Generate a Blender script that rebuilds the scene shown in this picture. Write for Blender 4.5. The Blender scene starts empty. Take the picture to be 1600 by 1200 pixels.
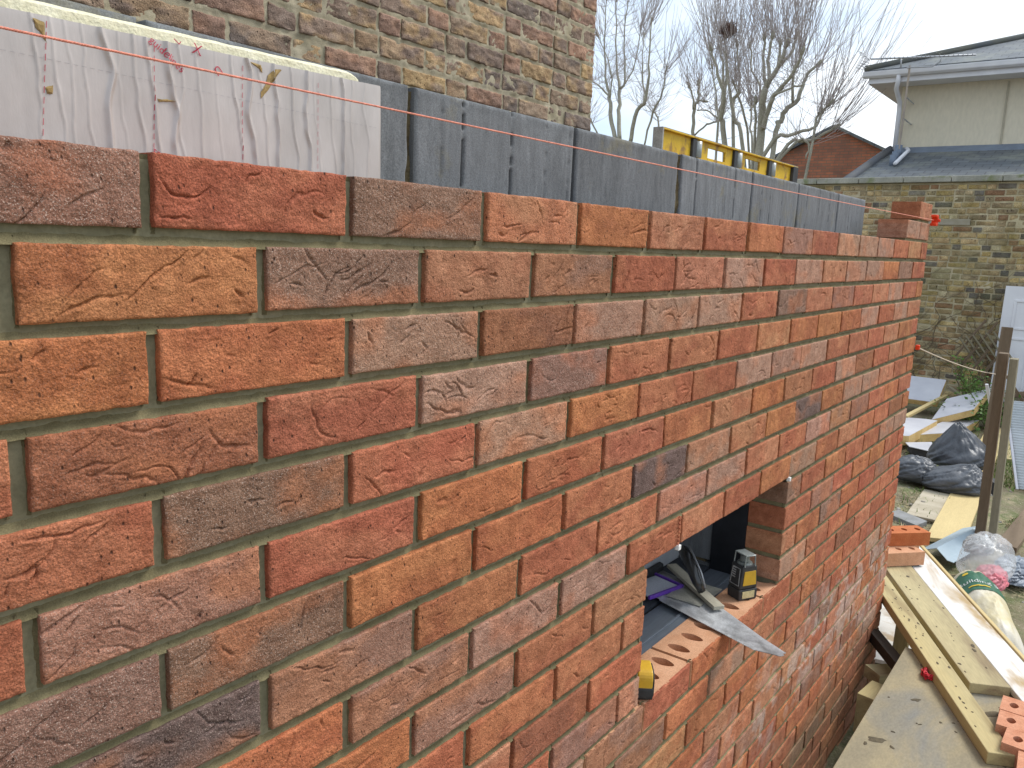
import bpy, math, random
import numpy as np
from mathutils import Vector, Matrix

# ------------------------------------------------------------------ camera, light, exposure
SC = bpy.context.scene
COL = SC.collection
cam_data = bpy.data.cameras.new("camera")
cam = bpy.data.objects.new("camera", cam_data)
COL.objects.link(cam)
CP = np.array([-0.3706, -0.6689, -0.0626])
yaw, pitch, roll = 0.643038, -0.173022, 0.0403112
F = np.array([math.cos(pitch)*math.cos(yaw), math.cos(pitch)*math.sin(yaw), math.sin(pitch)])
R = np.cross(F, [0, 0, 1]); R /= np.linalg.norm(R); U = np.cross(R, F)
R2 = R*math.cos(roll)+U*math.sin(roll); U2 = -R*math.sin(roll)+U*math.cos(roll)
cam.matrix_world = Matrix(((R2[0], U2[0], -F[0], CP[0]), (R2[1], U2[1], -F[1], CP[1]), (R2[2], U2[2], -F[2], CP[2]), (0, 0, 0, 1)))
cam_data.sensor_width = 36.0
cam_data.lens = 36.0*1266.66/1600.0
cam_data.clip_start = 0.02
cam_data.clip_end = 2000
SC.camera = cam

SUN_EL, SUN_AZ = math.radians(50), math.radians(-28)      # azimuth measured from +X towards +Y
world = bpy.data.worlds.new("World"); SC.world = world; world.use_nodes = True
wn = world.node_tree.nodes; wl = world.node_tree.links; wn.clear()
def wnode(t, **kw):
    n = wn.new(t)
    for k, v in kw.items(): setattr(n, k, v)
    return n
out = wnode('ShaderNodeOutputWorld'); bg = wnode('ShaderNodeBackground')
sky = wnode('ShaderNodeTexSky', sky_type='NISHITA', sun_disc=False, sun_elevation=SUN_EL, sun_rotation=math.pi/2-SUN_AZ)
sky.air_density = 1.0; sky.dust_density = 2.0
tc = wnode('ShaderNodeTexCoord'); mp = wnode('ShaderNodeMapping'); mp.inputs['Scale'].default_value = (1, 1, 2.6)
mp.inputs['Location'].default_value = (0.35, 0.1, 0.0)
nz = wnode('ShaderNodeTexNoise'); nz.inputs['Scale'].default_value = 2.6; nz.inputs['Detail'].default_value = 6; nz.inputs['Roughness'].default_value = .5
rp = wnode('ShaderNodeValToRGB'); rp.color_ramp.elements[0].position = .36; rp.color_ramp.elements[0].color = (5.2, 6.8, 8.9, 1)
rp.color_ramp.elements[1].position = .62; rp.color_ramp.elements[1].color = (9.6, 10.1, 10.6, 1)
mx = wnode('ShaderNodeMix', data_type='RGBA'); mx.inputs[0].default_value = 0.86
bg.inputs['Strength'].default_value = 0.085
wl.new(tc.outputs['Generated'], mp.inputs['Vector']); wl.new(mp.outputs[0], nz.inputs['Vector']); wl.new(nz.outputs['Fac'], rp.inputs[0])
wl.new(sky.outputs[0], mx.inputs[6]); wl.new(rp.outputs[0], mx.inputs[7]); wl.new(mx.outputs[2], bg.inputs['Color']); wl.new(bg.outputs[0], out.inputs[0])
sd = bpy.data.lights.new("sun", 'SUN'); sd.energy = 2.0; sd.angle = math.radians(22); sd.color = (1.0, .965, .91)
sun = bpy.data.objects.new("sun", sd); COL.objects.link(sun)
sdir = Vector((math.cos(SUN_EL)*math.cos(SUN_AZ), math.cos(SUN_EL)*math.sin(SUN_AZ), math.sin(SUN_EL)))
sun.rotation_euler = sdir.to_track_quat('Z', 'Y').to_euler()
SC.view_settings.view_transform = 'Standard'; SC.view_settings.look = 'None'
SC.view_settings.exposure = 0.70; SC.view_settings.gamma = 1
SC.cycles.use_denoising = True

# ------------------------------------------------------------------ noise
def _h(ix, iy, seed):
    n = (ix.astype(np.int64)*374761393 + iy.astype(np.int64)*668265263 + seed*974634777) & 0x7fffffff
    n = ((n ^ (n >> 13))*1274126177) & 0x7fffffff
    return ((n ^ (n >> 16)) & 0xffff)/65535.0
def vn(x, y, seed=0):
    x = np.asarray(x, float); y = np.asarray(y, float)
    ix = np.floor(x); iy = np.floor(y); fx = x-ix; fy = y-iy
    fx = fx*fx*(3-2*fx); fy = fy*fy*(3-2*fy)
    a = _h(ix, iy, seed); b = _h(ix+1, iy, seed); c = _h(ix, iy+1, seed); d = _h(ix+1, iy+1, seed)
    return (a+(b-a)*fx)*(1-fy)+(c+(d-c)*fx)*fy
def fbm(x, y, seed=0, o=3):
    s = 0; a = .5; t = 0
    for i in range(o):
        s = s+a*vn(x*2**i, y*2**i, seed+i*17); t += a; a *= .5
    return s/t

# ------------------------------------------------------------------ materials
MATS = {}
class NT:
    def __init__(s, name):
        s.m = bpy.data.materials.new(name); s.m.use_nodes = True
        s.t = s.m.node_tree; s.t.nodes.clear()
        s.o = s.t.nodes.new('ShaderNodeOutputMaterial'); s.b = s.t.nodes.new('ShaderNodeBsdfPrincipled')
        s.t.links.new(s.b.outputs[0], s.o.inputs[0])
        s.tc = s.t.nodes.new('ShaderNodeTexCoord').outputs['Object']
    def n(s, t, ins=None, **kw):
        n = s.t.nodes.new(t)
        for k, v in kw.items(): setattr(n, k, v)
        for k, v in (ins or {}).items(): s.set(n.inputs[k], v)
        return n
    def set(s, inp, v):
        if isinstance(v, bpy.types.NodeSocket): s.t.links.new(v, inp)
        else: inp.default_value = v
    def noise(s, scale, detail=2, rough=.5, vec=None, dist=0):
        return s.n('ShaderNodeTexNoise', {'Scale': scale, 'Detail': detail, 'Roughness': rough, 'Vector': vec or s.tc, 'Distortion': dist}).outputs['Fac']
    def maprange(s, v, a, b, c=0., d=1.):
        return s.n('ShaderNodeMapRange', {0: v, 1: a, 2: b, 3: c, 4: d}).outputs[0]
    def mix(s, f, a, b, mode='MIX'):
        return s.n('ShaderNodeMix', {0: f, 6: a, 7: b}, data_type='RGBA', blend_type=mode).outputs[2]
    def math(s, op, a, b=0.):
        return s.n('ShaderNodeMath', {0: a, 1: b}, operation=op).outputs[0]
    def bump(s, h, strength=.3, dist=.002, prev=None):
        ins = {'Height': h, 'Strength': strength, 'Distance': dist}
        if prev is not None: ins['Normal'] = prev
        return s.n('ShaderNodeBump', ins).outputs[0]
    def scalevec(s, sx, sy, sz):
        return s.n('ShaderNodeMapping', {'Vector': s.tc, 'Scale': (sx, sy, sz)}).outputs[0]
    def rgb(s, c): return (c[0], c[1], c[2], 1)
def mat(name, c1, c2=None, scale=8., rough=.8, fine=.12, fscale=300., bump=.2, bdist=.002, metallic=0., lo=.35, hi=.65, vec=(1, 1, 1), spec=.3, c3=None, s3=3., detail=4, alpha=1., transmission=0.):
    if name in MATS: return MATS[name]
    k = NT(name); c2 = c2 or tuple(v*.7 for v in c1)
    v = k.scalevec(*vec)
    f = k.maprange(k.noise(scale, detail, .6, v), lo, hi)
    c = k.mix(f, k.rgb(c1), k.rgb(c2))
    if c3: c = k.mix(k.maprange(k.noise(s3, 4, .6, v, .5), .52, .66), c, k.rgb(c3))
    g = k.maprange(k.noise(fscale, 2, .5, v), .3, .7, 1-fine, 1+fine)
    c = k.mix(1., c, k.n('ShaderNodeCombineColor', {0: g, 1: g, 2: g}).outputs[0], 'MULTIPLY')
    k.set(k.b.inputs['Base Color'], c); k.b.inputs['Roughness'].default_value = rough; k.b.inputs['Metallic'].default_value = metallic
    k.b.inputs['Specular IOR Level'].default_value = spec
    k.b.inputs['Alpha'].default_value = alpha; k.b.inputs['Transmission Weight'].default_value = transmission
    if bump: k.set(k.b.inputs['Normal'], k.bump(k.noise(fscale*.5, 3, .6, v), bump, bdist))
    MATS[name] = k.m; return k.m

def brick_mat(name='wire cut brick', grain=1.0, pscale=1.0, moss=0.):
    if name in MATS: return MATS[name]
    k = NT(name)
    at = k.n('ShaderNodeAttribute', attribute_name='Col'); col = at.outputs['Color']; sand = at.outputs['Alpha']
    n1 = k.maprange(k.noise(42*pscale, 4, .65), .3, .72, .74, 1.24)
    c = k.mix(1., col, k.n('ShaderNodeCombineColor', {0: n1, 1: k.math('POWER', n1, 1.25), 2: k.math('POWER', n1, 1.4)}).outputs[0], 'MULTIPLY')
    n2 = k.maprange(k.noise(620*pscale, 2, .6), .3, .7, .60, 1.40)
    c = k.mix(1., c, k.n('ShaderNodeCombineColor', {0: n2, 1: n2, 2: n2}).outputs[0], 'MULTIPLY')
    gr = k.maprange(k.noise(900*pscale, 1, .5), .60, .70)
    c = k.mix(k.math('MULTIPLY', gr, k.math('MULTIPLY', sand, .75*grain)), c, (.62, .48, .40, 1))
    vo = k.n('ShaderNodeTexVoronoi', {'Vector': k.scalevec(1, 1, .55), 'Scale': 150.*pscale, 'Randomness': 1.}).outputs['Distance']
    pore = k.math('MULTIPLY', k.maprange(vo, .20, .07), k.maprange(k.noise(60*pscale, 2), .48, .55))
    c = k.mix(k.math('MULTIPLY', pore, .85), c, (.035, .018, .014, 1))
    if moss: c = k.mix(k.math('MULTIPLY', k.maprange(k.noise(1.4, 5, .65), .48, .62), moss), c, (.13, .14, .045, 1))
    k.set(k.b.inputs['Base Color'], c); k.b.inputs['Roughness'].default_value = .88; k.b.inputs['Specular IOR Level'].default_value = .25
    h = k.math('SUBTRACT', k.math('ADD', k.noise(480*pscale, 3, .6), k.math('MULTIPLY', k.noise(120*pscale, 3, .6), 1.2)), k.math('MULTIPLY', pore, 2.))
    k.set(k.b.inputs['Normal'], k.bump(h, .75, .0016/pscale))
    MATS[name] = k.m; return k.m
def mortar_mat(name, c1, c2, scale=30, pscale=1.):
    if name in MATS: return MATS[name]
    k = NT(name)
    at = k.n('ShaderNodeAttribute', attribute_name='Col'); col = at.outputs['Color']
    c = k.mix(k.maprange(k.noise(scale, 4, .6), .35, .65), k.rgb(c1), k.rgb(c2))
    n2 = k.maprange(k.noise(900*pscale, 2, .6), .3, .7, .78, 1.22)
    c = k.mix(1., c, k.n('ShaderNodeCombineColor', {0: n2, 1: n2, 2: n2}).outputs[0], 'MULTIPLY')
    c = k.mix(1., c, col, 'MULTIPLY')
    k.set(k.b.inputs['Base Color'], c); k.b.inputs['Roughness'].default_value = .92; k.b.inputs['Specular IOR Level'].default_value = .2
    k.set(k.b.inputs['Normal'], k.bump(k.noise(520*pscale, 3, .6), .5, .0012/pscale))
    MATS[name] = k.m; return k.m

BRICK = brick_mat()
STOCK = brick_mat('weathered stock brick', .5, .5)
OLDB = brick_mat('mossy stock brick', .3, .16, .35)
MORTAR = mortar_mat('fresh olive mortar', (.195, .165, .088), (.140, .118, .060))
MORTP = mat('plain olive mortar', (.23, .20, .11), (.17, .145, .078), 30, .92, fine=.2, fscale=700, bump=.4)
OLDM = mortar_mat('buff lime mortar', (.44, .38, .27), (.31, .265, .175), 18, .6)
GARM = mortar_mat('garden wall mortar', (.56, .49, .34), (.38, .33, .205), 3, .2)

# ------------------------------------------------------------------ object helpers
def tag(o, label=None, cat=None, group=None, kind=None):
    if label: o['label'] = label
    if cat: o['category'] = cat
    if group: o['group'] = group
    if kind: o['kind'] = kind
    return o
def empty(name, loc=(0, 0, 0), rot=(0, 0, 0), **t):
    o = bpy.data.objects.new(name, None); COL.objects.link(o); o.location = loc; o.rotation_euler = rot
    o.empty_display_size = .05
    return tag(o, **t)
def np_obj(name, V, Q, m, parent=None, colors=None, smooth=True, T=None):
    V = np.asarray(V, np.float32); me = bpy.data.meshes.new(name)
    Qs = [np.asarray(q, np.int32) for q in (Q if isinstance(Q, list) else [Q]) if len(q)]
    me.vertices.add(len(V)); me.vertices.foreach_set('co', V.ravel())
    nl = sum(q.size for q in Qs); nf = sum(len(q) for q in Qs)
    me.loops.add(nl); me.polygons.add(nf)
    me.loops.foreach_set('vertex_index', np.concatenate([q.ravel() for q in Qs]))
    ls = []; s = 0
    for q in Qs:
        ls.append(s+np.arange(len(q))*q.shape[1]); s += q.size
    me.polygons.foreach_set('loop_start', np.concatenate(ls).astype(np.int32))
    me.polygons.foreach_set('use_smooth', np.full(nf, smooth))
    if colors is not None:
        a = me.color_attributes.new('Col', 'FLOAT_COLOR', 'POINT'); a.data.foreach_set('color', np.asarray(colors, np.float32).ravel())
    me.update(calc_edges=True); me.validate()
    me.materials.append(m)
    o = bpy.data.objects.new(name, me); COL.objects.link(o)
    if parent is not None: o.parent = parent
    if T is not None: o.matrix_world = T
    return o
class MB:
    def __init__(s): s.v = []; s.f = []
    def add(s, vs, fs):
        b = len(s.v); s.v += [tuple(map(float, v)) for v in vs]; s.f += [tuple(b+i for i in f) for f in fs]; return s
    def box(s, x0, x1, y0, y1, z0, z1, M=None):
        vs = [(x, y, z) for x in (x0, x1) for y in (y0, y1) for z in (z0, z1)]
        if M is not None: vs = [tuple(M @ Vector(v)) for v in vs]
        return s.add(vs, [(0, 1, 3, 2), (4, 6, 7, 5), (0, 4, 5, 1), (2, 3, 7, 6), (0, 2, 6, 4), (1, 5, 7, 3)])
    def tube(s, pts, rad, n=6, cap=True):
        pts = [np.array(p, float) for p in pts]; N = len(pts)
        if not hasattr(rad, '__len__'): rad = [rad]*N
        b = len(s.v); prev = None
        for i, p in enumerate(pts):
            t = pts[min(i+1, N-1)]-pts[max(i-1, 0)]; t = t/(np.linalg.norm(t)+1e-12)
            a = prev if prev is not None else (np.array([0, 0, 1.]) if abs(t[2]) < .9 else np.array([1., 0, 0]))
            a = a-t*(a@t); a /= np.linalg.norm(a)+1e-12; prev = a; c = np.cross(t, a)
            for k in range(n):
                q = 2*math.pi*k/n; w = p+rad[i]*(a*math.cos(q)+c*math.sin(q)); s.v.append((float(w[0]), float(w[1]), float(w[2])))
        for i in range(N-1):
            for k in range(n):
                s.f.append((b+i*n+k, b+i*n+(k+1) % n, b+(i+1)*n+(k+1) % n, b+(i+1)*n+k))
        if cap:
            s.f.append(tuple(b+k for k in range(n))[::-1]); s.f.append(tuple(b+(N-1)*n+k for k in range(n)))
        return s
    def prism(s, poly, axis, a, b):
        """poly: 2D points; axis 'x','y','z' extruded from a to b"""
        n = len(poly)
        def P(u, v, w): return {'x': (w, u, v), 'y': (u, w, v), 'z': (u, v, w)}[axis]
        vs = [P(u, v, a) for u, v in poly]+[P(u, v, b) for u, v in poly]
        fs = [tuple(range(n))[::-1], tuple(range(n, 2*n))]+[(i, (i+1) % n, n+(i+1) % n, n+i) for i in range(n)]
        return s.add(vs, fs)
    def obj(s, name, m, parent=None, smooth=False, bevel=0, T=None, seg=2):
        me = bpy.data.meshes.new(name); me.from_pydata(s.v, [], s.f); me.update()
        import bmesh
        bm = bmesh.new(); bm.from_mesh(me); bmesh.ops.recalc_face_normals(bm, faces=bm.faces); bm.to_mesh(me); bm.free()
        if smooth: me.polygons.foreach_set('use_smooth', np.full(len(me.polygons), True))
        me.materials.append(m)
        o = bpy.data.objects.new(name, me); COL.objects.link(o)
        if parent is not None: o.parent = parent
        if T is not None: o.matrix_world = T
        if bevel:
            md = o.modifiers.new('bevel', 'BEVEL'); md.width = bevel; md.segments = seg; md.limit_method = 'ANGLE'
        return o

# ------------------------------------------------------------------ brickwork generator
class Sheet:
    def __init__(s): s.V = []; s.Q = []; s.C = []; s.n = 0
    def add(s, V, Q, C): s.V.append(V); s.Q.append(Q+s.n); s.C.append(C); s.n += len(V)
    def obj(s, name, m, parent, frame=None):
        V = np.concatenate(s.V)
        if frame is not None:
            O, Ux, N = frame
            V = O+V[:, :1]*Ux+V[:, 2:3]*np.array([0, 0, 1.])-V[:, 1:2]*N
        return np_obj(name, V, np.concatenate(s.Q), m, parent, np.concatenate(s.C))
def grid_quads(nx, nz):
    i = np.arange(nx-1)[:, None]; j = np.arange(nz-1)[None]
    a = (i*nz+j).ravel(); return np.stack([a, a+nz, a+nz+1, a+1], 1)
def lines(a, b, step, edge):
    L = b-a; n = max(2, int(round((L-2*edge)/step))+1)
    m = np.linspace(a+edge, b-edge, n)
    return np.concatenate([[a, a+edge*.35], m, [b-edge*.35, b]])
def brick(sh, x0, x1, z0, z1, depth, sx, sz, rs, colA, colB, sand, style='new', y0=0., mix=None, cf=None):
    big = style == 'old'
    edge = .0022 if not big else .005
    if sx > .012: edge = .006
    X = lines(x0, x1, sx, edge); Z = lines(z0, z1, sz, edge)
    gx, gz = np.meshgrid(X, Z, indexing='ij'); seed = int(rs.randint(1 << 20))
    nx, nz = gx.shape
    e = np.minimum(np.minimum(gx-x0, x1-gx), np.minimum(gz-z0, z1-gz))
    rough = fbm(gx*330, gz*330, seed, 3)-.5
    y = .0024*np.exp(-e/(.0008 if not big else .0025))*(.55 if not big else 1.2)
    y = y+(fbm(gx*16, gz*16, seed+3, 2)-.5)*(.0022 if not big else .010)
    y = y+rough*(.0013 if not big else .0018)+(fbm(gx*45, gz*100, seed+2, 3)-.5)*(.0013 if not big else .007)
    y = y+np.exp(-e/.003)*(fbm(gx*120, gz*120, seed+9, 2)-.45)*(.0022 if not big else .004)
    if not big and sx < .007:
        for c in range(rs.randint(2, 12)):
            cx = rs.uniform(x0+.015, x1-.015); cz = rs.uniform(z0+.008, z1-.008)
            th = rs.choice([rs.normal(.12, .3), rs.normal(.75, .25), rs.normal(-.6, .3)], p=[.6, .25, .15])
            L = rs.uniform(.005, .012) if rs.rand() < .5 else rs.uniform(.012, .038); w = rs.uniform(.0006, .0013); A = rs.uniform(.0012, .0036); kv = rs.normal(0, 9)
            du = (gx-cx)*math.cos(th)+(gz-cz)*math.sin(th); dv = -(gx-cx)*math.sin(th)+(gz-cz)*math.cos(th)
            dv = dv-kv*du*du-(vn(gx*90, gz*90, seed+c)-.5)*.005-(vn(gx*300, gz*300, seed+c)-.5)*.0012
            wl_ = w*(.35+.9*np.clip(1-(du/L)**2, 0, 1)); y = y+np.clip(1-(du/L)**2, 0, 1)**.6*A*np.where(dv > 0, np.exp(-(dv/(.55*wl_))**2), 1.45*np.exp(-np.abs(dv)/(2.6*wl_))-.45*np.exp(-((dv+3.6*w)/(2.6*w))**2)-.0)*(.55+.9*vn(gx*170, gz*170, seed+c+50))
    if big:
        for c in range(rs.randint(1, 4)):
            cx = rs.uniform(x0, x1); cz = rs.uniform(z0, z1); rr = rs.uniform(.012, .035)
            d = np.sqrt((gx-cx)**2+((gz-cz)*1.6)**2)+(fbm(gx*70, gz*70, seed+c, 2)-.5)*.03
            y = y+np.clip(1-d/rr, 0, 1)**.6*rs.uniform(.001, .004)
    # ragged outline
    rg = .0016 if not big else .005
    wx = np.exp(-(gx-x0)/.004)*(fbm(gz*90, gz*0+seed % 91, seed, 2)-.35)*rg-np.exp(-(x1-gx)/.004)*(fbm(gz*90, gz*0+3.3, seed+5, 2)-.35)*rg
    wz = np.exp(-(gz-z0)/.004)*(fbm(gx*90, gx*0+.7, seed+6, 2)-.35)*rg-np.exp(-(z1-gz)/.004)*(fbm(gx*90, gx*0+1.9, seed+7, 2)-.35)*rg
    V = np.stack([gx+wx, y+y0, gz+wz], -1).reshape(-1, 3)
    t = fbm(gx*13+seed % 7, gz*22, seed+21, 3)
    if mix is None: mix = rs.uniform(.2, .8)
    k = np.clip((t-.5)*4.5+mix*1.6-.3, 0, 1)[..., None]
    C = np.array(colA)*(1-k)+np.array(colB)*k
    C = C*(1+(fbm(gx*30, gz*30, seed+31, 2)[..., None]-.5)*.35)
    al = (sand*(.3+.7*k))
    C = np.concatenate([C, al], -1).reshape(-1, 4)
    if cf is not None: C = cf(gx.ravel(), gz.ravel(), C)
    Q = grid_quads(nx, nz)
    # border ring -> sides
    ring = np.concatenate([np.arange(nx)*nz, (nx-1)*nz+np.arange(1, nz), np.arange(nx-2, -1, -1)*nz+nz-1, np.arange(nz-2, 0, -1)])
    B = V[ring].copy(); B[:, 1] = y0+depth
    n0 = len(V); m = len(ring); i = np.arange(m)
    SQ = np.stack([ring[i], n0+i, n0+(i+1) % m, ring[(i+1) % m]], 1)
    # duplicate ring so sides shade flat
    B0 = V[ring].copy(); V2 = np.concatenate([V, B, B0]); SQ = np.stack([n0+m+i, n0+i, n0+(i+1) % m, n0+m+(i+1) % m], 1)
    Cs = C[ring].copy(); Cs[:, 3] *= .5
    sh.add(V2, np.concatenate([Q, SQ]), np.concatenate([C, Cs, Cs]))
def strip(sh, a, b, cz, half, rs, horizontal, step, y_edge=.0016, y_mid=.0062, nv=9, cf=None, wob=.0008, tint=1.0):
    """mortar strip along x (horizontal) or along z"""
    L = np.arange(a, b+step, step); L[-1] = b; v = np.linspace(-half, half, nv)
    gl, gv = np.meshgrid(L, v, indexing='ij'); seed = int(rs.randint(1 << 20))
    if horizontal: prof = y_edge*.55+(y_mid*1.5-y_edge*.55)*np.clip((gv/half+1)/1.75, 0, 1)**.8-.0022*np.clip(gv/half-.72, 0, 1)
    else: prof = y_edge+(y_mid-y_edge)*np.clip(1-np.abs(gv/half)**2.6, 0, 1)
    y = prof+(fbm(gl*150, gv*150, seed, 2)-.5)*.0012+(fbm(gl*25, gv*25, seed+1, 2)-.5)*wob*2
    y = y+np.exp(-(half-np.abs(gv))/.0025)*(fbm(gl*260, gv*260+9, seed+2, 2)-.5)*.003
    if horizontal: V = np.stack([gl, y, cz+gv+(fbm(gl*8, gl*0, seed+3, 2)-.5)*.001], -1)
    else: V = np.stack([cz+gv, y, gl], -1)
    V = V.reshape(-1, 3); C = np.ones((len(V), 4))*tint; C[:, 3] = 1
    C[:, :3] *= (.9+.25*fbm(V[:, 0]*14, V[:, 2]*14, seed+5, 2))[:, None]
    if cf is not None: C = cf(V[:, 0], V[:, 2], C)
    Q = grid_quads(len(L), nv)
    if not horizontal: Q = Q[:, ::-1]
    sh.add(V, Q, C)

TY = {'O': ((.44, .165, .070), (.375, .125, .054), .18), 'R': ((.355, .112, .058), (.41, .148, .074), .15), 'P': ((.34, .135, .072), (.225, .118, .078), .9),
      'G': ((.43, .19, .108), (.36, .195, .128), .75), 'D': ((.26, .12, .070), (.125, .08, .066), .7), 'T': ((.43, .19, .10), (.40, .15, .075), .3),
      'B': ((.31, .12, .058), (.26, .10, .052), .3), 'V': ((.35, .15, .083), (.29, .14, .093), .6)}

# ================================================================== NEW BRICK WALL
XE = 3.2575; OX0, OX1, OZT, OZB = .985, 1.795, -.665, -.975
wall = empty('brick_wall', label='newly laid red and orange brick wall with fresh mortar and a small rectangular opening', cat='brick wall')
KNOWN = {0: {-1: 'P', 0: 'R', 1: 'P', 2: 'T', 3: 'O', 4: 'T', 5: 'R', 6: 'O', 7: 'V', 8: 'R', 9: 'G', 10: 'G', 11: 'G', 12: 'R', 13: 'T', 14: 'R'},
 1: {-1: 'O', 0: 'P', 1: 'T', 2: 'V', 3: 'R', 4: 'T', 5: 'G', 6: 'R', 7: 'G', 8: 'T', 9: 'G', 10: 'G', 11: 'O', 12: 'V', 13: 'R'},
 2: {-1: 'O', 0: 'O', 1: 'G', 2: 'B', 3: 'G', 4: 'G', 5: 'G', 6: 'R', 7: 'P', 8: 'T', 9: 'V', 10: 'R', 11: 'T'},
 3: {-2: 'R', -1: 'B', 0: 'R', 1: 'G', 2: 'P', 3: 'R', 4: 'R', 5: 'R', 6: 'T', 7: 'O', 8: 'O'},
 4: {-1: 'R', 0: 'P', 1: 'R', 2: 'G', 3: 'O', 4: 'R', 5: 'R', 6: 'G', 7: 'G', 8: 'G', 9: 'R'},
 5: {-2: 'R', -1: 'V', 0: 'R', 1: 'O', 2: 'R', 3: 'R', 4: 'O', 5: 'T', 6: 'O', 7: 'T', 8: 'R', 9: 'G'},
 6: {-1: 'P', 0: 'P', 1: 'O', 2: 'O', 3: 'R', 4: 'D', 5: 'G', 6: 'T', 7: 'O', 8: 'D', 9: 'O', 10: 'G'},
 7: {-2: 'B', -1: 'D', 0: 'V', 1: 'O', 2: 'R', 3: 'R', 4: 'G', 5: 'G', 6: 'T', 7: 'R', 8: 'G', 9: 'V', 10: 'V'},
 8: {-1: 'D', 0: 'O', 1: 'V', 2: 'G', 3: 'G', 4: 'R', 5: 'T', 6: 'R', 7: 'O'},
 9: {0: 'O', 1: 'V', 2: 'R', 3: 'T', 4: 'R', 8: 'R'}, 10: {0: 'O', 1: 'R', 2: 'O', 3: 'R'}}
def dirt(gx, gz, C):
    """mud splashes on the lowest courses and lime bloom just above them"""
    n = fbm(gx*4, gz*6, 77, 4); n2 = fbm(gx*22, gz*22, 78, 3)
    k = np.clip((-1.50-.10*(n-.5)*6-gz)/.22, 0, 1)*(.35+.65*n2)
    mud = np.array([.17, .125, .075]); C[:, :3] = C[:, :3]*(1-.72*k[:, None])+mud*.72*k[:, None]
    w = np.exp(-((gz+1.33-.25*(n-.5))/.14)**2)*np.clip((n2-.47)*6, 0, 1)*np.clip((gx-1.2)*1.2, 0, 1)
    C[:, :3] = C[:, :3]*(1-.5*w[:, None])+np.array([.50, .45, .40])*.5*w[:, None]
    C[:, 3] *= 1-k; return C
def dirt_m(gx, gz, C):
    n2 = fbm(gx*22, gz*22, 78, 3); k = np.clip((-1.45-gz)/.25, 0, 1)*.5
    C[:, :3] *= (1-k*.45)[:, None]
    w = np.exp(-((gz+1.38)/.18)**2)*np.clip((n2-.42)*6, 0, 1)*np.clip((gx-1.2)*1.5, 0, 1)
    C[:, :3] *= (1+.9*w)[:, None]; return C
rs = np.random.RandomState(11)
bricks, mort = Sheet(), Sheet()
sill_cells = []
for c in range(28):
    z1 = -c*.075; z0 = z1-.065
    ks = np.arange(-4, 17)-(.5 if c % 2 else 0)
    for j, k in enumerate(ks):
        a, b = k*.225+.005, (k+1)*.225-.005
        kk = int(math.floor(k)) if c % 2 == 0 else int(round(k-.5))
        if a > XE: break
        b = min(b, XE)
        if b-a < .03: continue
        if XE-b < .02: b = XE
        if c == 0 and abs(k-13) < .1: pass
        spans = [(a, b)]
        if 9 <= c <= 12:
            spans = []
            if a < OX0: spans.append((a, min(b, OX0)))
            if b > OX1: spans.append((max(a, OX1), b))
        for (a2, b2) in spans:
            if 0 < a2-OX1 < .02: a2 = OX1
            if 0 < OX0-b2 < .02: b2 = OX0
            if b2-a2 < .025: continue
            ty = KNOWN.get(c, {}).get(kk if c % 2 == 0 else kk+0)
            if ty is None: ty = rs.choice(list('ORTGVPBD'), p=[.29, .29, .20, .09, .07, .025, .032, .003])
            ca, cb, sand = TY[ty]
            ja = rs.normal(1, .028, 3)*rs.uniform(.90, 1.10)
            d = math.hypot(max(a2-CP[0], 0) if a2 > CP[0] else max(CP[0]-b2, 0), .669); d = math.sqrt(d*d+(z0+.06)**2)
            s = min(max(d*.0011, .0010), .0045)
            if b2 < -.75: s = .008
            if ((b2-CP[0]) > 0 and (z1-CP[2])/(b2-CP[0]+.4) < -1.35): s = .008
            sill = (c == 13 and b2 > OX0-.2 and a2 < OX1+.2)
            jx = rs.normal(0, .0010, 2); jz = rs.normal(0, .0006, 2)
            if a2 in (OX1,) or b2 in (OX0, XE): jx[:] = 0
            ea = 0 if a2 == OX1 else .0012; eb = 0 if b2 in (OX0, XE) else .0012
            brick(bricks, a2+jx[0]+ea, b2+jx[1]-eb, z0+jz[0]+.0016, z1+(jz[1]-.0016)*(c > 0 and not sill), .1025 if not sill else .005, s*1.15, s, rs,
                  np.array(ca)*ja, np.array(cb)*ja, sand, y0=rs.normal(0, .0006), mix={'D': .9, 'P': .75, 'G': .7}.get(ty), cf=dirt)
            if sill: sill_cells.append((a2, b2, z0, z1, np.array(ca)*ja))
            # perpend to the right of this brick
            if b2 < XE-.01 and not (9 <= c <= 12 and (abs(b2-OX0) < .004)):
                st = max(s*1.6, .002)
                strip(mort, z0-.0028, z1+(.0028 if c else -.0015), b2+.005, .0090, rs, False, st, y_edge=.0062, y_mid=.0100, cf=dirt_m, tint=.74)
for c in range(27):
    zc = -c*.075-.070
    segs = [(-.9, XE-.001)]
    if 9 <= c <= 11: segs = [(-.9, OX0-.001), (OX1+.001, XE-.001)]
    if c in (8, 12): segs = [(-.9, OX0-.001), (OX1+.001, XE-.001)]
    for a, b in segs:
        cuts = [a]+[q for q in (.1, .8, 1.6, 2.4) if a < q < b]+[b]
        for a2, b2 in zip(cuts[:-1], cuts[1:]):
            d = max(.67, a2-CP[0]); strip(mort, a2, b2, zc, .0092, rs, True, max(.0018, d*.0017), y_edge=.0058, y_mid=.0080, cf=dirt_m, nv=11)
bricks.obj('brickwork', BRICK, wall); mort.obj('mortar_joints', MORTAR, wall)
core = MB()
for a, b, lo, hi in ((-.9, OX0-.008, -2.1, -.006), (OX1+.008, XE-.008, -2.1, -.006), (OX0-.008, OX1+.008, -.655, -.006), (OX0-.008, OX1+.008, -2.1, -1.045)):
    core.box(a, b, .0085, .0945, lo, hi)
core.obj('mortar_core', mat('mortar core', (.24, .22, .14), (.18, .165, .10), 20, .95), wall)
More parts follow.
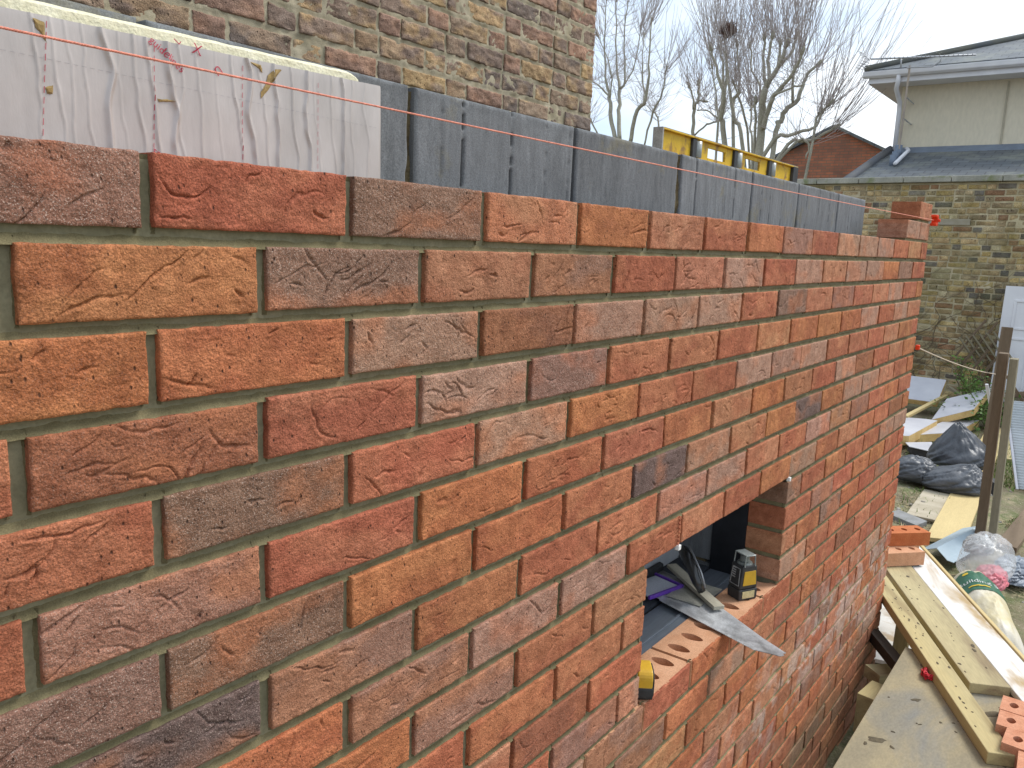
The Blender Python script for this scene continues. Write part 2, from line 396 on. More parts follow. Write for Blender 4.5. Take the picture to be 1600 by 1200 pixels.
# horizontal beds that show in the two reveals of the opening, and the steel angle that carries the courses above
STEEL = mat('galvanised steel', (.34, .35, .36), (.24, .25, .27), 30, .45, metallic=.7, bump=.05)
rv = MB()
for c in (9, 10, 11):
    zc = -c*.075-.070
    rv.box(OX1+.004, OX1+.0079, .004, .1022, zc-.006, zc+.006)
    rv.box(OX0-.0079, OX0-.004, .004, .1022, zc-.006, zc+.006)
rv.obj('reveal_joint', MORTP, wall)
MB().box(OX0-.10, OX1+.10, .012, .094, -.6652, -.6572).obj('lintel_angle', STEEL, wall)
# the sill course: bricks laid with their three lens shaped holes showing
def lens_hole(n, rx, ry):
    out = []
    for i in range(n):
        t = 2*math.pi*i/n; c, s = math.cos(t), math.sin(t)
        out.append((rx*c*abs(c)**.15*(1-.10*abs(s)), ry*s*abs(s)**.12))
    return out
def perforated(mb, x0, x1, y0, y1, z0, z1, n=28, holes=3, rx=.0155, ry=.028):
    ncell = holes if (x1-x0) > .17 else max(1, int(round((x1-x0)/.072)))
    w = (x1-x0)/ncell; base = lens_hole(n, rx, ry)
    for h in range(ncell):
        cx = x0+w*(h+.5); cy = (y0+y1)/2; hw = w/2; hh = (y1-y0)/2
        rim, outl = [], []
        for (a, b) in base:
            rim.append((cx+a, cy+b)); m = max(abs(a/hw), abs(b/hh)); outl.append((cx+a/m, cy+b/m))
        # snap nearest boundary points to the corners
        for sx in (-1, 1):
            for sy in (-1, 1):
                q = min(range(n), key=lambda i: (outl[i][0]-cx-sx*hw)**2+(outl[i][1]-cy-sy*hh)**2); outl[q] = (cx+sx*hw, cy+sy*hh)
        v = [(x, y, z1) for x, y in rim]+[(x, y, z1) for x, y in outl]+[(x, y, z0) for x, y in rim]+[(x, y, z0) for x, y in outl]
        f = []
        for i in range(n):
            j = (i+1) % n
            f += [(i, j, n+j, n+i), (2*n+i, 2*n+j, j, i), (3*n+i, 3*n+j, 2*n+j, 2*n+i)]
        mb.add(v, f)
    mb.box(x0, x1, y0, y0+1e-5, z0, z1) if False else None
    mb.add([(x0, y0, z0), (x1, y0, z0), (x1, y0, z1), (x0, y0, z1)], [(0, 1, 2, 3)])
    mb.add([(x0, y1, z0), (x1, y1, z0), (x1, y1, z1), (x0, y1, z1)], [(3, 2, 1, 0)])
    mb.add([(x0, y0, z0), (x0, y1, z0), (x0, y1, z1), (x0, y0, z1)], [(3, 2, 1, 0)])
    mb.add([(x1, y0, z0), (x1, y1, z0), (x1, y1, z1), (x1, y0, z1)], [(0, 1, 2, 3)])
PERF = mat('cut face of perforated brick', (.60, .33, .195), (.52, .265, .145), 26, .9, fine=.18, fscale=420, bump=.3)
PERFO = mat('bright orange perforated brick', (.50, .165, .06), (.42, .12, .04), 22, .9, fine=.15, fscale=300, bump=.3)
PERFP = mat('pale pink perforated brick', (.58, .28, .17), (.48, .20, .11), 22, .9, fine=.15, fscale=300, bump=.3)
sm = MB()
for a, b, z0, z1, col in sill_cells: perforated(sm, a, b, .0022, .1025, z0, z1-.0004)
sm.obj('sill_brick', PERF, wall)
MB().box(OX0-.3, OX1+.3, .0102, .0945, -1.05, -1.0445).box(OX0-.3, OX1+.3, .0105, .094, -1.0442, -1.0412).obj('sill_bed', MORTP, wall)
js = MB()
for (a, b, z0, z1, col), nxt in zip(sill_cells[:-1], sill_cells[1:]):
    js.box(b+.0004, nxt[0]-.0004, .006, .1, z0, z1-.007)
js.obj('sill_joint', MORTP, wall)
# twisted steel ties left in the joint over the opening and the small white pegs
hl = MB(); hl.tube([(1.108+.0022*math.cos(i*1.1), -.0015+.0022*math.sin(i*1.1), -.600-.062*i/40) for i in range(41)], .0011, 5)
hl.obj('helical_tie', mat('rusty wire', (.33, .09, .04), (.22, .05, .03), 60, .8), wall)
WHITE = mat('white plastic', (.78, .78, .76), (.70, .70, .68), 12, .45, fine=.03, bump=.05)
for x in (1.112, 1.792): MB().box(x-.006, x+.006, -.006, .004, -.672, -.661).obj('white_peg', WHITE, wall, bevel=.0015)
# return wall behind the corner
rb, rm = Sheet(), Sheet()
for c in range(28):
    z1 = -c*.075; z0 = z1-.065; x = .1125 if c % 2 else .225
    if c % 2 == 0: brick(rb, .1125, .215, z0, z1, .1, .012, .008, rs, *TY['R'][:2], .2)
    while x < 1.5:
        ty = TY[rs.choice(list('ORTGV'))]; brick(rb, x, x+.215, z0, z1, .1, .012, .008, rs, ty[0], ty[1], ty[2]); x += .225
RF = (np.array([XE, 0, 0]), np.array([0, 1., 0]), np.array([1., 0, 0]))
rb.obj('return_brickwork', BRICK, wall, RF)
MB().box(XE-.094, XE-.006, .1, 1.505, -2.1, -.008).obj('return_mortar', MORTP, wall)
# raised corner lead: two part courses
ld = Sheet()
for (a, b, z0, z1, ty, s) in ((2.865, 3.080, .010, .075, 'G', .006), (3.090, XE, .010, .075, 'G', .006), (3.0425, XE, .085, .150, 'T', .006)):
    brick(ld, a, b, z0, z1, .1025, s, s*.6, rs, *TY[ty], y0=0)
ld.obj('corner_lead_brick', BRICK, wall)
MB().box(2.87, XE-.005, .005, .098, -.0005, .0098).box(3.0802, 3.0898, .006, .1, .0102, .074).box(3.05, XE-.006, .006, .096, .0752, .0848).obj('corner_lead_mortar', MORTP, wall)

# ================================================================== BLOCK INNER LEAF
bw = empty('block_wall', label='blue grey concrete block inner wall standing behind the new brickwork', cat='block wall')
BLOCK = None
def block_mat():
    k = NT('grey concrete block')
    at = k.n('ShaderNodeAttribute', attribute_name='Col').outputs['Color']
    v = k.scalevec(1, 1, .18)
    c = k.mix(k.maprange(k.noise(38, 5, .7, v), .35, .68), (.80, .80, .80, 1), (1.25, 1.25, 1.25, 1)); c = k.mix(1., c, at, 'MULTIPLY')
    st = k.maprange(k.noise(5.5, 5, .7), .57, .66); c = k.mix(k.math('MULTIPLY', st, .45), c, (.20, .17, .085, 1))
    n2 = k.maprange(k.noise(500, 2, .6), .3, .7, .72, 1.28); c = k.mix(1., c, k.n('ShaderNodeCombineColor', {0: n2, 1: n2, 2: n2}).outputs[0], 'MULTIPLY')
    k.set(k.b.inputs['Base Color'], c); k.b.inputs['Roughness'].default_value = .9
    k.set(k.b.inputs['Normal'], k.bump(k.noise(300, 4, .65), .5, .0012)); return k.m
BLOCK = block_mat()
bs = Sheet()
def block(x0, x1, z0, z1, fine, marks=(), broken=0, crack=0):
    s = .0035 if fine else .03
    X = lines(x0, x1, s, .003); Z = lines(z0, z1, s, .003)
    gx, gz = np.meshgrid(X, Z, indexing='ij'); seed = int(rs.randint(1 << 20)); nx, nz = gx.shape
    e = np.minimum(np.minimum(gx-x0, x1-gx), np.minimum(gz-z0, z1-gz))
    y = .0035*np.exp(-e/.002)+(fbm(gx*200, gz*50, seed, 2)-.5)*.0012+(fbm(gx*8, gz*8, seed+1, 2)-.5)*.003
    tone = rs.uniform(.88, 1.12); C = np.ones(gx.shape+(4,)); C[..., :3] = np.array([.150, .157, .163])*tone
    C[..., :3] *= (1-.3*np.clip((.02-(z1-gz))/.02, 0, 1)*(fbm(gx*30, gz*30, seed+4)>.5))[..., None]
    for m, st in marks:
        on = (vn(gz*85+m*10, gz*0+m, seed+2) > (.35 if st > .5 else .55))
        g = np.exp(-((gx-m-.0015*(vn(gz*60, gz*0+m, 5)-.5))/.0030)**2)*np.maximum(on, .25)*st; y = y+g*.005; C[..., :3] *= (1-.85*np.clip(g, 0, 1))[..., None]
    wx = np.zeros_like(gx)
    if broken: wx = -np.exp(-(x1-gx)/.008)*(fbm(gz*38, gz*0, seed+7, 3)-.28)*broken
    V = np.stack([gx+wx, y+.205, gz], -1).reshape(-1, 3); C = C.reshape(-1, 4); Q = grid_quads(nx, nz)
    ring = np.concatenate([np.arange(nx)*nz, (nx-1)*nz+np.arange(1, nz), np.arange(nx-2, -1, -1)*nz+nz-1, np.arange(nz-2, 0, -1)])
    B = V[ring].copy(); B[:, 1] = .305; n0 = len(V); m = len(ring); i = np.arange(m)
    SQ = np.stack([n0+m+i, n0+i, n0+(i+1) % m, n0+m+(i+1) % m], 1)
    bs.add(np.concatenate([V, B, V[ring]]), np.concatenate([Q, SQ]), np.concatenate([C, C[ring], C[ring]]))
tops = [(-1.23, -.79), (-.78, -.34), (-.33, .11), (.12, .518), (.532, .962, ((.59, .4), (.64, 1.), (.767, 1.), (.87, .35), (.945, .3))), (.972, 1.408), (1.430, 1.868, ((1.51, .8), (1.60, .3), (1.69, .4), (1.75, .7))),
        (1.878, 2.262, ((1.95, .5), (2.02, .4), (2.12, .4))), (2.272, 2.698, ((2.35, .5), (2.48, .3), (2.6, .5))), (2.708, 3.068, ((2.85, .4), (2.97, .3)))]
for t in tops:
    bk = .016 if abs(t[1]-1.408) < .01 else (.006 if abs(t[1]-.518) < .01 else .002)
    block(t[0], t[1], -.060, .156, t[1] > .2, t[2] if len(t) > 2 else ((t[0]+.2, .2),), bk)
for r in range(1, 9):
    z1 = -.060-.010-(r-1)*.225; z0 = z1-.215; x = -1.23 if r % 2 else -1.005
    while x < 3.06:
        a, b = x, min(x+.44, 3.068); x += .45
        for a2, b2 in (((a, b),) if (z0 > OZT or z1 < OZB) else ((a, min(b, OX0)), (max(a, 1.802), b))):
            if b2-a2 > .03:
                zz0, zz1 = z0, z1
                block(a2, b2, zz0, zz1, False)
bs.obj('blockwork', BLOCK, bw)
BM = mat('brown block joint mortar', (.16, .125, .065), (.10, .075, .04), 40, .95, fine=.25, fscale=200, bump=.6, bdist=.004)
jm = MB()
for a, b, lo, hi in ((-1.22, OX0-.006, -1.95, .14), (1.806, 3.062, -1.95, .14), (OX0-.006, 1.806, -.652, .14), (OX0-.006, 1.806, -1.95, -.982)): jm.box(a, b, .222, .297, lo, hi)
jm.obj('block_mortar', BM, bw)
jr = Sheet()
strip(jr, -.055, .150, .525, .0085, rs, False, .003, y_edge=.214, y_mid=.217, nv=9, wob=.004)
strip(jr, -.055, .152, 1.420, .013, rs, False, .003, y_edge=.210, y_mid=.216, nv=11, wob=.006)
jr.obj('ragged_joint', BM, bw)
MEMB = mat('black damp proof membrane', (.012, .013, .016), (.022, .024, .03), 9, .42, fine=.1, bump=.15)
GREYS = mat('blue grey dpc strip', (.135, .155, .18), (.10, .115, .14), 14, .5, fine=.1, fscale=120, bump=.15, vec=(.15, 1, 1))
# the cavity at the opening
tag(MB().box(1.7962, 1.8012, .104, .2045, -1.2, -.60).obj('damp_proof_strip', MEMB), label='black vertical damp proof membrane closing the cavity at the far side of the opening', cat='membrane')
cf = MB(); cf.box(OX0-.02, 1.7955, .1030, .1285, -1.05, -.978).box(OX0-.02, 1.7955, .1290, .2005, -1.05, -.982).box(OX0-.02, 1.7955, .1255, .1325, -.980, -.975)
tag(cf.obj('cavity_closer', GREYS, bevel=.001), label='blue grey plastic strip closing the cavity along the bottom of the opening', cat='cavity strip')
tag(MB().box(OX0, 1.7955, .206, .304, -.985, -.977).obj('inner_sill_slate', mat('dark inner sill', (.05, .055, .065), (.035, .04, .05), 10, .6)), label='dark grey slab on the inner sill behind the tools in the opening', cat='sill slab')
# dark board shutting off the room side
tag(MB().box(OX0-.2, 1.801+.25, .3065, .325, -1.2, -.45).obj('shutter_board', mat('grey cement board', (.46, .47, .48), (.36, .37, .38), 5, .8)), label='grey board shutting the room side of the opening in the block wall', cat='board')

# ================================================================== INSULATION BOARD
ins = empty('insulation_board', label='foil faced insulation board with wrinkled silver facing standing in the cavity', cat='insulation board')
FOLDS = [(.0, .3, .0008), (.033, .9, .0022), (.062, .55, .0014), (.075, .75, .0014), (.105, .4, .0009), (.098, .9, .0022), (.128, .4, .0010), (.150, .3, .0007), (.171, .6, .001), (.188, .95, .002), (.205, .45, .001), (.222, .8, .0014), (.246, .5, .0009), (.263, .85, .0015), (.281, .35, .0009), (.305, .4, .001), (.318, .8, .0014), (.333, .35, .0009), (-.03, .5, .001), (-.012, .4, .0009), (.012, .3, .0007), (.046, .3, .0007), (.357, .3, .0008)]
def foil_y(x, z):
    y = .1200+(fbm(x*22, z*9, 5, 3)-.5)*.0034
    for i, (fx, st, w) in enumerate(FOLDS):
        wob = (vn(z*28+i*7.7, z*0+i, 91)-.5)*.009+(vn(z*75+i, z*0+i, 92)-.5)*.0025
        fade = .35+.65*vn(z*22+i*3.1, z*0+i*1.3, 93) if st < .8 else 1.
        d = x-fx-wob-(z-.06)*(-.06); y = y-.0036*st*np.exp(-(d/w)**2)*fade
    return y
X = np.linspace(-.95, .384, 1100); Z = np.linspace(-.30, .118, 150); gx, gz = np.meshgrid(X, Z, indexing='ij')
yy = foil_y(gx, gz); ze = np.clip((gz-.108)/.010, 0, 1); corner = np.clip((gx-.3775)/.0065, 0, 1)
yy = yy+corner**2*.004+ze**3*.0003
ztop = gz+np.clip((gz-.05)/.068, 0, 1)*(.022*(gx+.06)-.0025)-np.where(gz > .05, np.clip((gx-.3785)/.0055, 0, 1)**2.2*.004*((gz-.05)/.068), 0)
k = NT('crinkled foil facing')
at = k.noise(26, 4, .6, k.scalevec(1, 1, .3)); c = k.mix(k.maprange(at, .3, .7), (.53, .475, .44, 1), (.42, .375, .345, 1))
k.set(k.b.inputs['Base Color'], c); k.b.inputs['Metallic'].default_value = .18; k.b.inputs['Roughness'].default_value = .33; k.b.inputs['Specular IOR Level'].default_value = .8
k.set(k.b.inputs['Normal'], k.bump(k.noise(90, 4, .6, k.scalevec(1, 1, .35)), .35, .0012)); FOIL = k.m; MATS['foil'] = FOIL
np_obj('foil_facing', np.stack([gx, yy, ztop], -1).reshape(-1, 3), grid_quads(*gx.shape), FOIL, ins)
FOAM = mat('pale cream rigid foam', (.74, .70, .52), (.66, .61, .42), 40, .85, fine=.12, fscale=420, bump=.55, bdist=.003)
FOAMY = mat('yellow rigid foam', (.70, .50, .22), (.60, .40, .16), 12, .85, fine=.12, fscale=120, bump=.4)
fb = MB(); x0, x1 = -.95, .345
n = 160; pts = []
prof = [(.2015, -.30), (.1245, -.30), (.1215, .1165), (.1230, .1275), (.1275, .1310), (.2015, .1330)]
for i in range(n+1):
    x = x0+(x1-x0)*i/n; 
    for (py, pz) in prof:
        w = 0 if pz < 0 else (vn(np.array([x*60]), np.array([pz*90]), 6)[0]-.5)*.0022
        tp = 0 if pz < .11 else -.005*max(0, (x-.325)/.02)**2+.018*(x-.1)
        fb.v.append((x, py+w, pz+w*.8+tp))
for i in range(n):
    for j in range(6):
        a = i*6+j; b = i*6+(j+1) % 6; fb.f.append((a, b, b+6, a+6))
fb.f.append(tuple(range(6))); fb.f.append(tuple(n*6+j for j in range(6))[::-1])
fb.obj('foam_core', FOAM, ins)
MB().box(.3452, .383, .127, .2015, -.30, .116).obj('foam_end', FOAM, ins, bevel=.003)
RED = mat('red ink', (.50, .055, .09), (.42, .05, .08), 30, .6, fine=.02, bump=0)
def foil_pt(x, z, off=.0007): return (x, float(foil_y(np.array([x]), np.array([z]))[0])-off, z)
def ribbon(mb, pts, w, off=.0009):
    P = [np.array(p) for p in pts]; L = []
    for i, p in enumerate(P):
        t = P[min(i+1, len(P)-1)]-P[max(i-1, 0)]; t = t/np.linalg.norm(t); nn = np.array([-t[1], t[0]])*w/2
        L.append((p+nn, p-nn))
    v = []
    for a, b in L: v += [foil_pt(a[0], a[1], off), foil_pt(b[0], b[1], off)]
    mb.add(v, [(2*i, 2*i+1, 2*i+3, 2*i+2) for i in range(len(L)-1)])
for x0, x1 in ((-.021, -.030), (.079, .074), (.178, .175), (.280, .279)):
    z = .112; dm = MB()
    while z > -.01:
        for q in range(1): ribbon(dm, [(x0+(x1-x0)*(.115-zz)/.11, zz) for zz in np.linspace(z, z-.0058, 5)], .00062 if x0 < .25 else .00045)
        z -= .0092
    dm.obj('red_guide_line', RED, ins)
gm = MB()
for x in np.arange(-.9, .37, .0075): ribbon(gm, [(xx, .078+.012*((xx % .1)/.1)*0-.018*(xx-.1)) for xx in np.linspace(x, x+.0045, 4)], .00025)
gm.obj('grey_guide_line', mat('grey ink', (.36, .34, .36), None, 10, .6, bump=0), ins)
def text_mesh(s, size, font_scale=1.):
    cu = bpy.data.curves.new('lettering', 'FONT'); cu.body = s; cu.size = size; cu.resolution_u = 3; cu.align_x = 'LEFT'
    o = bpy.data.objects.new('lettering', cu); COL.objects.link(o)
    dg = bpy.context.evaluated_depsgraph_get(); me = bpy.data.meshes.new_from_object(o.evaluated_get(dg))
    vs = [tuple(v.co) for v in me.vertices]; fs = [tuple(p.vertices) for p in me.polygons]
    bpy.data.objects.remove(o); bpy.data.meshes.remove(me); return vs, fs
def foil_text(s, x, z, ang, size, name='printed_letter'):
    vs, fs = text_mesh(s, size); ca, sa = math.cos(ang), math.sin(ang)
    V = [foil_pt(x+a*ca-b*sa, z+a*sa+b*ca, .0011) for a, b, _ in vs]
    me = MB(); me.v = V; me.f = fs; me.obj(name, RED, ins)
foil_text('guidelines', .073, .1155, -.62, .0105)
foil_text('nes', .0865, .0075, math.pi-.55, .0105)
foil_text('X', .118, .1135, -.18, .0150); foil_text('L', .104, .1175, .9, .010); foil_text('U', .148, .1075, .75+math.pi, .0125)
TAPE = mat('dried tan glue', (.36, .25, .10), (.28, .19, .075), 60, .8, fine=.2, bump=.3)
def smear(cx, cz, pts, name='glue_smear'):
    m = MB(); P = [(cx+a, cz+b) for a, b in pts]; c = (sum(p[0] for p in P)/len(P), sum(p[1] for p in P)/len(P)); v = [foil_pt(*c, .0012)]
    ring = []
    for i in range(len(P)):
        a, b = P[i], P[(i+1) % len(P)]
        for t in (0, .25, .5, .75):
            q = (a[0]+(b[0]-a[0])*t, a[1]+(b[1]-a[1])*t); w = .0012*(vn(np.array([q[0]*900]), np.array([q[1]*900]), 4)[0]-.5); ring.append((q[0]+w, q[1]+w))
    for s in (.5, 1.): v += [foil_pt(c[0]+(q[0]-c[0])*s, c[1]+(q[1]-c[1])*s, .0013 if s < 1 else .0006) for q in ring]
    n = len(ring); f = [(0, 1+i, 1+(i+1) % n) for i in range(n)]+[(1+i, 1+n+i, 1+n+(i+1) % n, 1+(i+1) % n) for i in range(n)]
    m.add(v, f).obj(name, TAPE, ins)
smear(.213, .098, [(.016, .019), (.006, .018), (-.003, .010), (-.006, .000), (-.0125, -.009), (-.012, -.016), (-.009, -.012), (-.003, -.006), (.003, .003), (.008, .012)])
smear(.193, .115, [(.008, .002), (-.006, .003), (.003, -.001), (.010, -.006)])
smear(-.026, .105, [(.003, .006), (-.007, .007), (-.004, 0), (-.001, -.004), (.004, -.012), (.003, -.003)])
smear(-.021, .055, [(.003, .004), (-.004, .001), (-.002, -.004), (.002, -.004)])
smear(.088, .062, [(.012, .002), (-.008, .001), (-.006, -.0015), (.004, -.0005)])

# ================================================================== STRING LINE
ORANGE = mat('fluorescent orange plastic', (.85, .07, .015), (.75, .05, .01), 20, .45, fine=.03, bump=.05)
SALMON = mat('salmon nylon line', (.66, .20, .13), (.78, .33, .24), 700, .7, fine=.2, bump=.1)
sl = empty('string_line', label='salmon builders string line stretched along the top of the wall', cat='string line')
def strand(ph, p0, p1, r, pitch):
    p0, p1 = np.array(p0), np.array(p1); L = np.linalg.norm(p1-p0); t = (p1-p0)/L; a = np.cross(t, [0, 0, 1.]); a /= np.linalg.norm(a); c = np.cross(a, t); out = []; s = 0
    while s < L:
        q = 2*math.pi*s/pitch+ph; out.append(p0+t*s+(a*math.cos(q)+c*math.sin(q))*r-np.array([0, 0, 1])*.004*4*(s/L)*(1-s/L)); s += pitch/6*(1 if s < 1.6 else 2)
    return out
lm = MB()
for ph in (0, 2.09, 4.19): lm.tube(strand(ph, (-.60, -.0105, .0715), (3.262, -.0105, .0905), .00052, .006), .00062, 5)
lm.obj('cord', SALMON, sl, smooth=True)
lb = empty('corner_block', label='bright orange plastic line block hooked on the far corner brick', cat='line block')
b = MB()
b.prism([(-.020, -.022), (.012, -.022), (.016, -.012), (.016, .014), (.010, .022), (-.020, .022), (-.020, .011), (.002, .011), (.002, -.010), (-.020, -.010)], 'y', -.020, .004)
b.obj('block_body', ORANGE, lb, bevel=.003)
MB().tube([(.006, -.0205, .0), (.006, -.028, .0)], .006, 10).obj('cleat', ORANGE, lb, bevel=.001)
lb.location = (3.279, -.002, .090)
sl2 = empty('string_line', label='thin pale string tied low at the wall corner and running to the back garden', cat='string line')
lm = MB(); P0, P1 = np.array([3.262, -.008, -.42]), np.array([6.9, -.02, -.92])
lm.tube([P0+(P1-P0)*t-np.array([0, 0, .03])*4*t*(1-t) for t in np.linspace(0, 1, 40)], .0028, 5)
lm.obj('cord', mat('pale twine', (.62, .52, .42), (.5, .4, .3), 200, .8), sl2, smooth=True)
MB().box(3.254, 3.272, -.018, -.002, -.430, -.410).obj('pin', ORANGE, sl2, bevel=.003)

# ================================================================== SPIRIT LEVEL
YEL = mat('worn yellow paint', (.66, .43, .03), (.58, .36, .02), 25, .5, fine=.08, bump=.05, c3=(.30, .17, .05), s3=26)
GREYM = mat('scuffed metal edge', (.42, .40, .36), (.30, .28, .25), 40, .5, fine=.15, metallic=.4)
BLK = mat('black plastic', (.03, .03, .033), (.05, .05, .05), 40, .5, fine=.1, bump=.1)
GLASS = mat('dusty clear plastic', (.42, .44, .43), (.34, .36, .35), 40, .25, fine=.05, bump=0)
lv = empty('spirit_level', (1.395, .255, .1585), (0, 0, 0), label='worn yellow spirit level lying along the top of the grey block wall', cat='spirit level')
L = .955; H = .056; m = MB()
m.box(0, L, -.0125, .0125, 0, .004).box(0, L, -.0125, .0125, H-.004, H)
wins = [(.272, .385), (.525, .640)]
xs = [0.012]+[v for w in wins for v in w]+[L-.01]
for i in range(0, len(xs), 2): m.box(xs[i], xs[i+1], -.003, .003, .004, H-.004)
for a, c in wins: m.box(a, c, -.003, .003, .004, .015).box(a, c, -.003, .003, H-.016, H-.004)
m.obj('frame', YEL, lv, bevel=.001)
MB().box(.0005, L-.0005, -.0122, .0122, H+.0002, H+.0012).obj('top_edge', GREYM, lv)
MB().box(-.006, .0, -.013, .013, 0, H+.001).obj('end_cap', GREYM, lv, bevel=.001)
MB().box(L-.045, L, -.0135, .0135, .001, H-.001).obj('end_cap', BLK, lv, bevel=.002)
for a, w in ((.165, .060), (.432, .060), (.700, .062)):
    MB().box(a, a+w*.40, -.0105, .0105, .0045, H-.0045).obj('vial_holder', BLK, lv, bevel=.002)
    v = MB(); v.tube([(a+w*.66, -.003, .008), (a+w*.66, -.003, H-.008)], .0125, 14); v.obj('vial', GLASS, lv, smooth=True)

# ================================================================== TOOLS IN THE OPENING
BLADE = mat('scratched saw steel', (.62, .63, .64), (.30, .30, .31), 9, .38, fine=.15, fscale=240, metallic=.25, c3=(.12, .115, .11), s3=5, vec=(1, 1, 1))
sw = empty('hand_saw', (0, 0, -.9695), label='steel hand saw with a scratched blade poking out over the sill bricks', cat='hand saw')
P = [(1.398, -.150), (1.385, -.150), (1.378, -.080), (1.396, .005), (1.470, .195), (1.478, .204), (1.635, .204), (1.600, .160), (1.530, .045), (1.440, -.090)]
P = [(x, y) for x, y in P]
m = MB()
# toothed long edge
edge = [];
a, c2 = np.array([1.377, -.090]), np.array([1.470, .200]); n = 60
for i in range(n):
    q = a+(c2-a)*i/n; edge.append(tuple(q)); q2 = a+(c2-a)*(i+.5)/n+np.array([-.0022, .0006]); edge.append(tuple(q2))
poly = [(1.412, -.152), (1.402, -.147), (1.399, -.153), (1.388, -.148)]+edge+[(1.476, .204), (1.500, .30), (1.660, .30), (1.632, .204), (1.595, .150), (1.530, .045), (1.447, -.085)]
m.prism(poly, 'z', 0, .0013); m.obj('blade', BLADE, sw)
hd = MB(); hd.prism([(1.49, .285), (1.50, .303), (1.67, .303), (1.66, .285)], 'z', -.004, .020); hd.obj('handle', BLK, sw, bevel=.003)
tr = empty('pointing_trowel', label='trowel with a curved black handle and steel edge lying on the saw blade', cat='trowel')
m = MB(); m.tube([(1.590, .200, -.862), (1.572, .190, -.858), (1.545, .165, -.866), (1.528, .140, -.884), (1.520, .120, -.912), (1.524, .108, -.935)], [.010, .014, .0165, .0165, .014, .010], 12); m.obj('handle', mat('glossy black rubber', (.015, .015, .017), (.03, .03, .03), 20, .25, spec=.6, bump=.05), tr, smooth=True)
m = MB(); m.tube([(1.582, .182, -.846), (1.560, .166, -.842), (1.535, .140, -.856), (1.520, .112, -.886), (1.514, .096, -.918)], .0028, 6); m.obj('steel_edge', STEEL, tr, smooth=True)
m = MB(); m.box(1.50, 1.64, .100, .196, -.9665, -.9645); m.obj('trowel_plate', mat('pale dusty steel', (.42, .41, .36), (.3, .3, .26), 20, .5, metallic=.4), tr)
WOODL = mat('pale planed timber', (.55, .43, .25), (.46, .35, .19), 30, .75, fine=.08, bump=.1, vec=(.15, 1, 1))
def beam(name, a, b, w, t, m, parent=None, bevel=.002, segx=1, wav=0, roll=0., **tg):
    """board from a to b; a and b are the middle of its top face at both ends"""
    a, b = Vector(a), Vector(b); d = (b-a); L = d.length; d.normalize(); up = Vector((0, 0, 1)) if abs(d.z) < .95 else Vector((1, 0, 0))
    s = up.cross(d).normalized(); u = d.cross(s)
    if roll: 
        q = Matrix.Rotation(roll, 3, d); s = q @ s; u = q @ u
    M = Matrix(((d.x, s.x, u.x, a.x), (d.y, s.y, u.y, a.y), (d.z, s.z, u.z, a.z), (0, 0, 0, 1)))
    mb = MB(); 
    for i in range(segx): mb.box(L*i/segx, L*(i+1)/segx, -w/2, w/2, -t, 0)
    o = mb.obj(name, m, bevel=bevel if segx == 1 else 0)
    if parent is not None: o.parent = parent
    o.matrix_world = M
    return tag(o, **tg)
beam('wood_batten', (1.662, .262, -.944), (1.508, .052, -.952), .030, .010, mat('grubby pale batten', (.50, .46, .36), (.38, .35, .27), 30, .7, vec=(.2, 1, 1)), label='short pale batten lying across the saw blade', cat='batten', bevel=.001)
PURP = mat('purple plastic', (.16, .06, .42), (.12, .045, .34), 20, .4, bump=.05, fine=.04)
sc = empty('purple_scraper', (1.520, .236, -.9665), (0, 0, math.radians(-14)), label='purple edged clear plastic tray part at the near side of the opening', cat='scraper')
MB().box(-.06, .060, -.028, .055, .002, .006).obj('plate', mat('frosted sheet', (.50, .52, .58), (.42, .44, .5), 14, .3, bump=.05), sc, bevel=.001)
m = MB(); m.box(-.065, .064, -.036, -.0285, 0, .010).box(.0643, .071, -.036, .063, 0, .0095); m.obj('purple_edge', PURP, sc, bevel=.001)
# laser level
LZ = -.9745
ll = empty('laser_level', (1.655, .050, LZ), (0, 0, math.radians(62)), label='black and yellow laser level standing on the sill bricks', cat='laser level')
LY = mat('yellow tool plastic', (.62, .37, .03), (.50, .29, .03), 20, .45, fine=.04, bump=.03)
CLR = mat('smoky clear plastic', (.20, .22, .21), (.12, .13, .12), 20, .12, fine=.02, bump=0, spec=.7)
def lx(mb, x0, x1, y0, y1, z0, z1): return mb.box(x0, x1, y0, y1, z0, z1)
MB().prism([(-.030, 0), (.030, 0), (.031, .030), (-.031, .030)], 'x', -.024, .024).obj('battery_base', BLK, ll, bevel=.003)
MB().prism([(-.030, .031), (.030, .031), (.024, .094), (-.024, .094)], 'x', -.0225, .0225).obj('body', BLK, ll, bevel=.003)
MB().prism([(-.024, .041), (.020, .041), (.017, .080), (-.020, .080)], 'x', -.0240, -.0222).obj('side_panel', LY, ll, bevel=.0005)
MB().prism([(-.024, .041), (.020, .041), (.017, .080), (-.020, .080)], 'x', .0222, .0240).obj('side_panel', LY, ll, bevel=.0005)
MB().box(-.0252, -.0238, -.020, .020, .006, .025).obj('label_plate', mat('cream label', (.6, .52, .28), None, 20, .5), ll)
zz = [(-.017, .040), (.017, .040), (.014, .086), (-.014, .086)]
for sg in (-1, 1):
    fr = MB()
    for (a, c), (d, e) in zip(zz, zz[1:]+zz[:1]):
        fr.tube([(a, sg*(.0305-(c-.031)*.095), c), (d, sg*(.0305-(e-.031)*.095), e)], .0011, 5)
    fr.obj('window_frame', mat('grey trim', (.35, .36, .36), None, 20, .5), ll)
for sg in (-1, 1):
    m = MB()
    for i in range(5): m.box(.001, .014, sg*(.0270-i*.0006)-.0012, sg*(.0270-i*.0006)+.0012, .058+i*.0062, .061+i*.0062)
    m.obj('grille_bar', mat('grey trim', (.35, .36, .36)), ll)
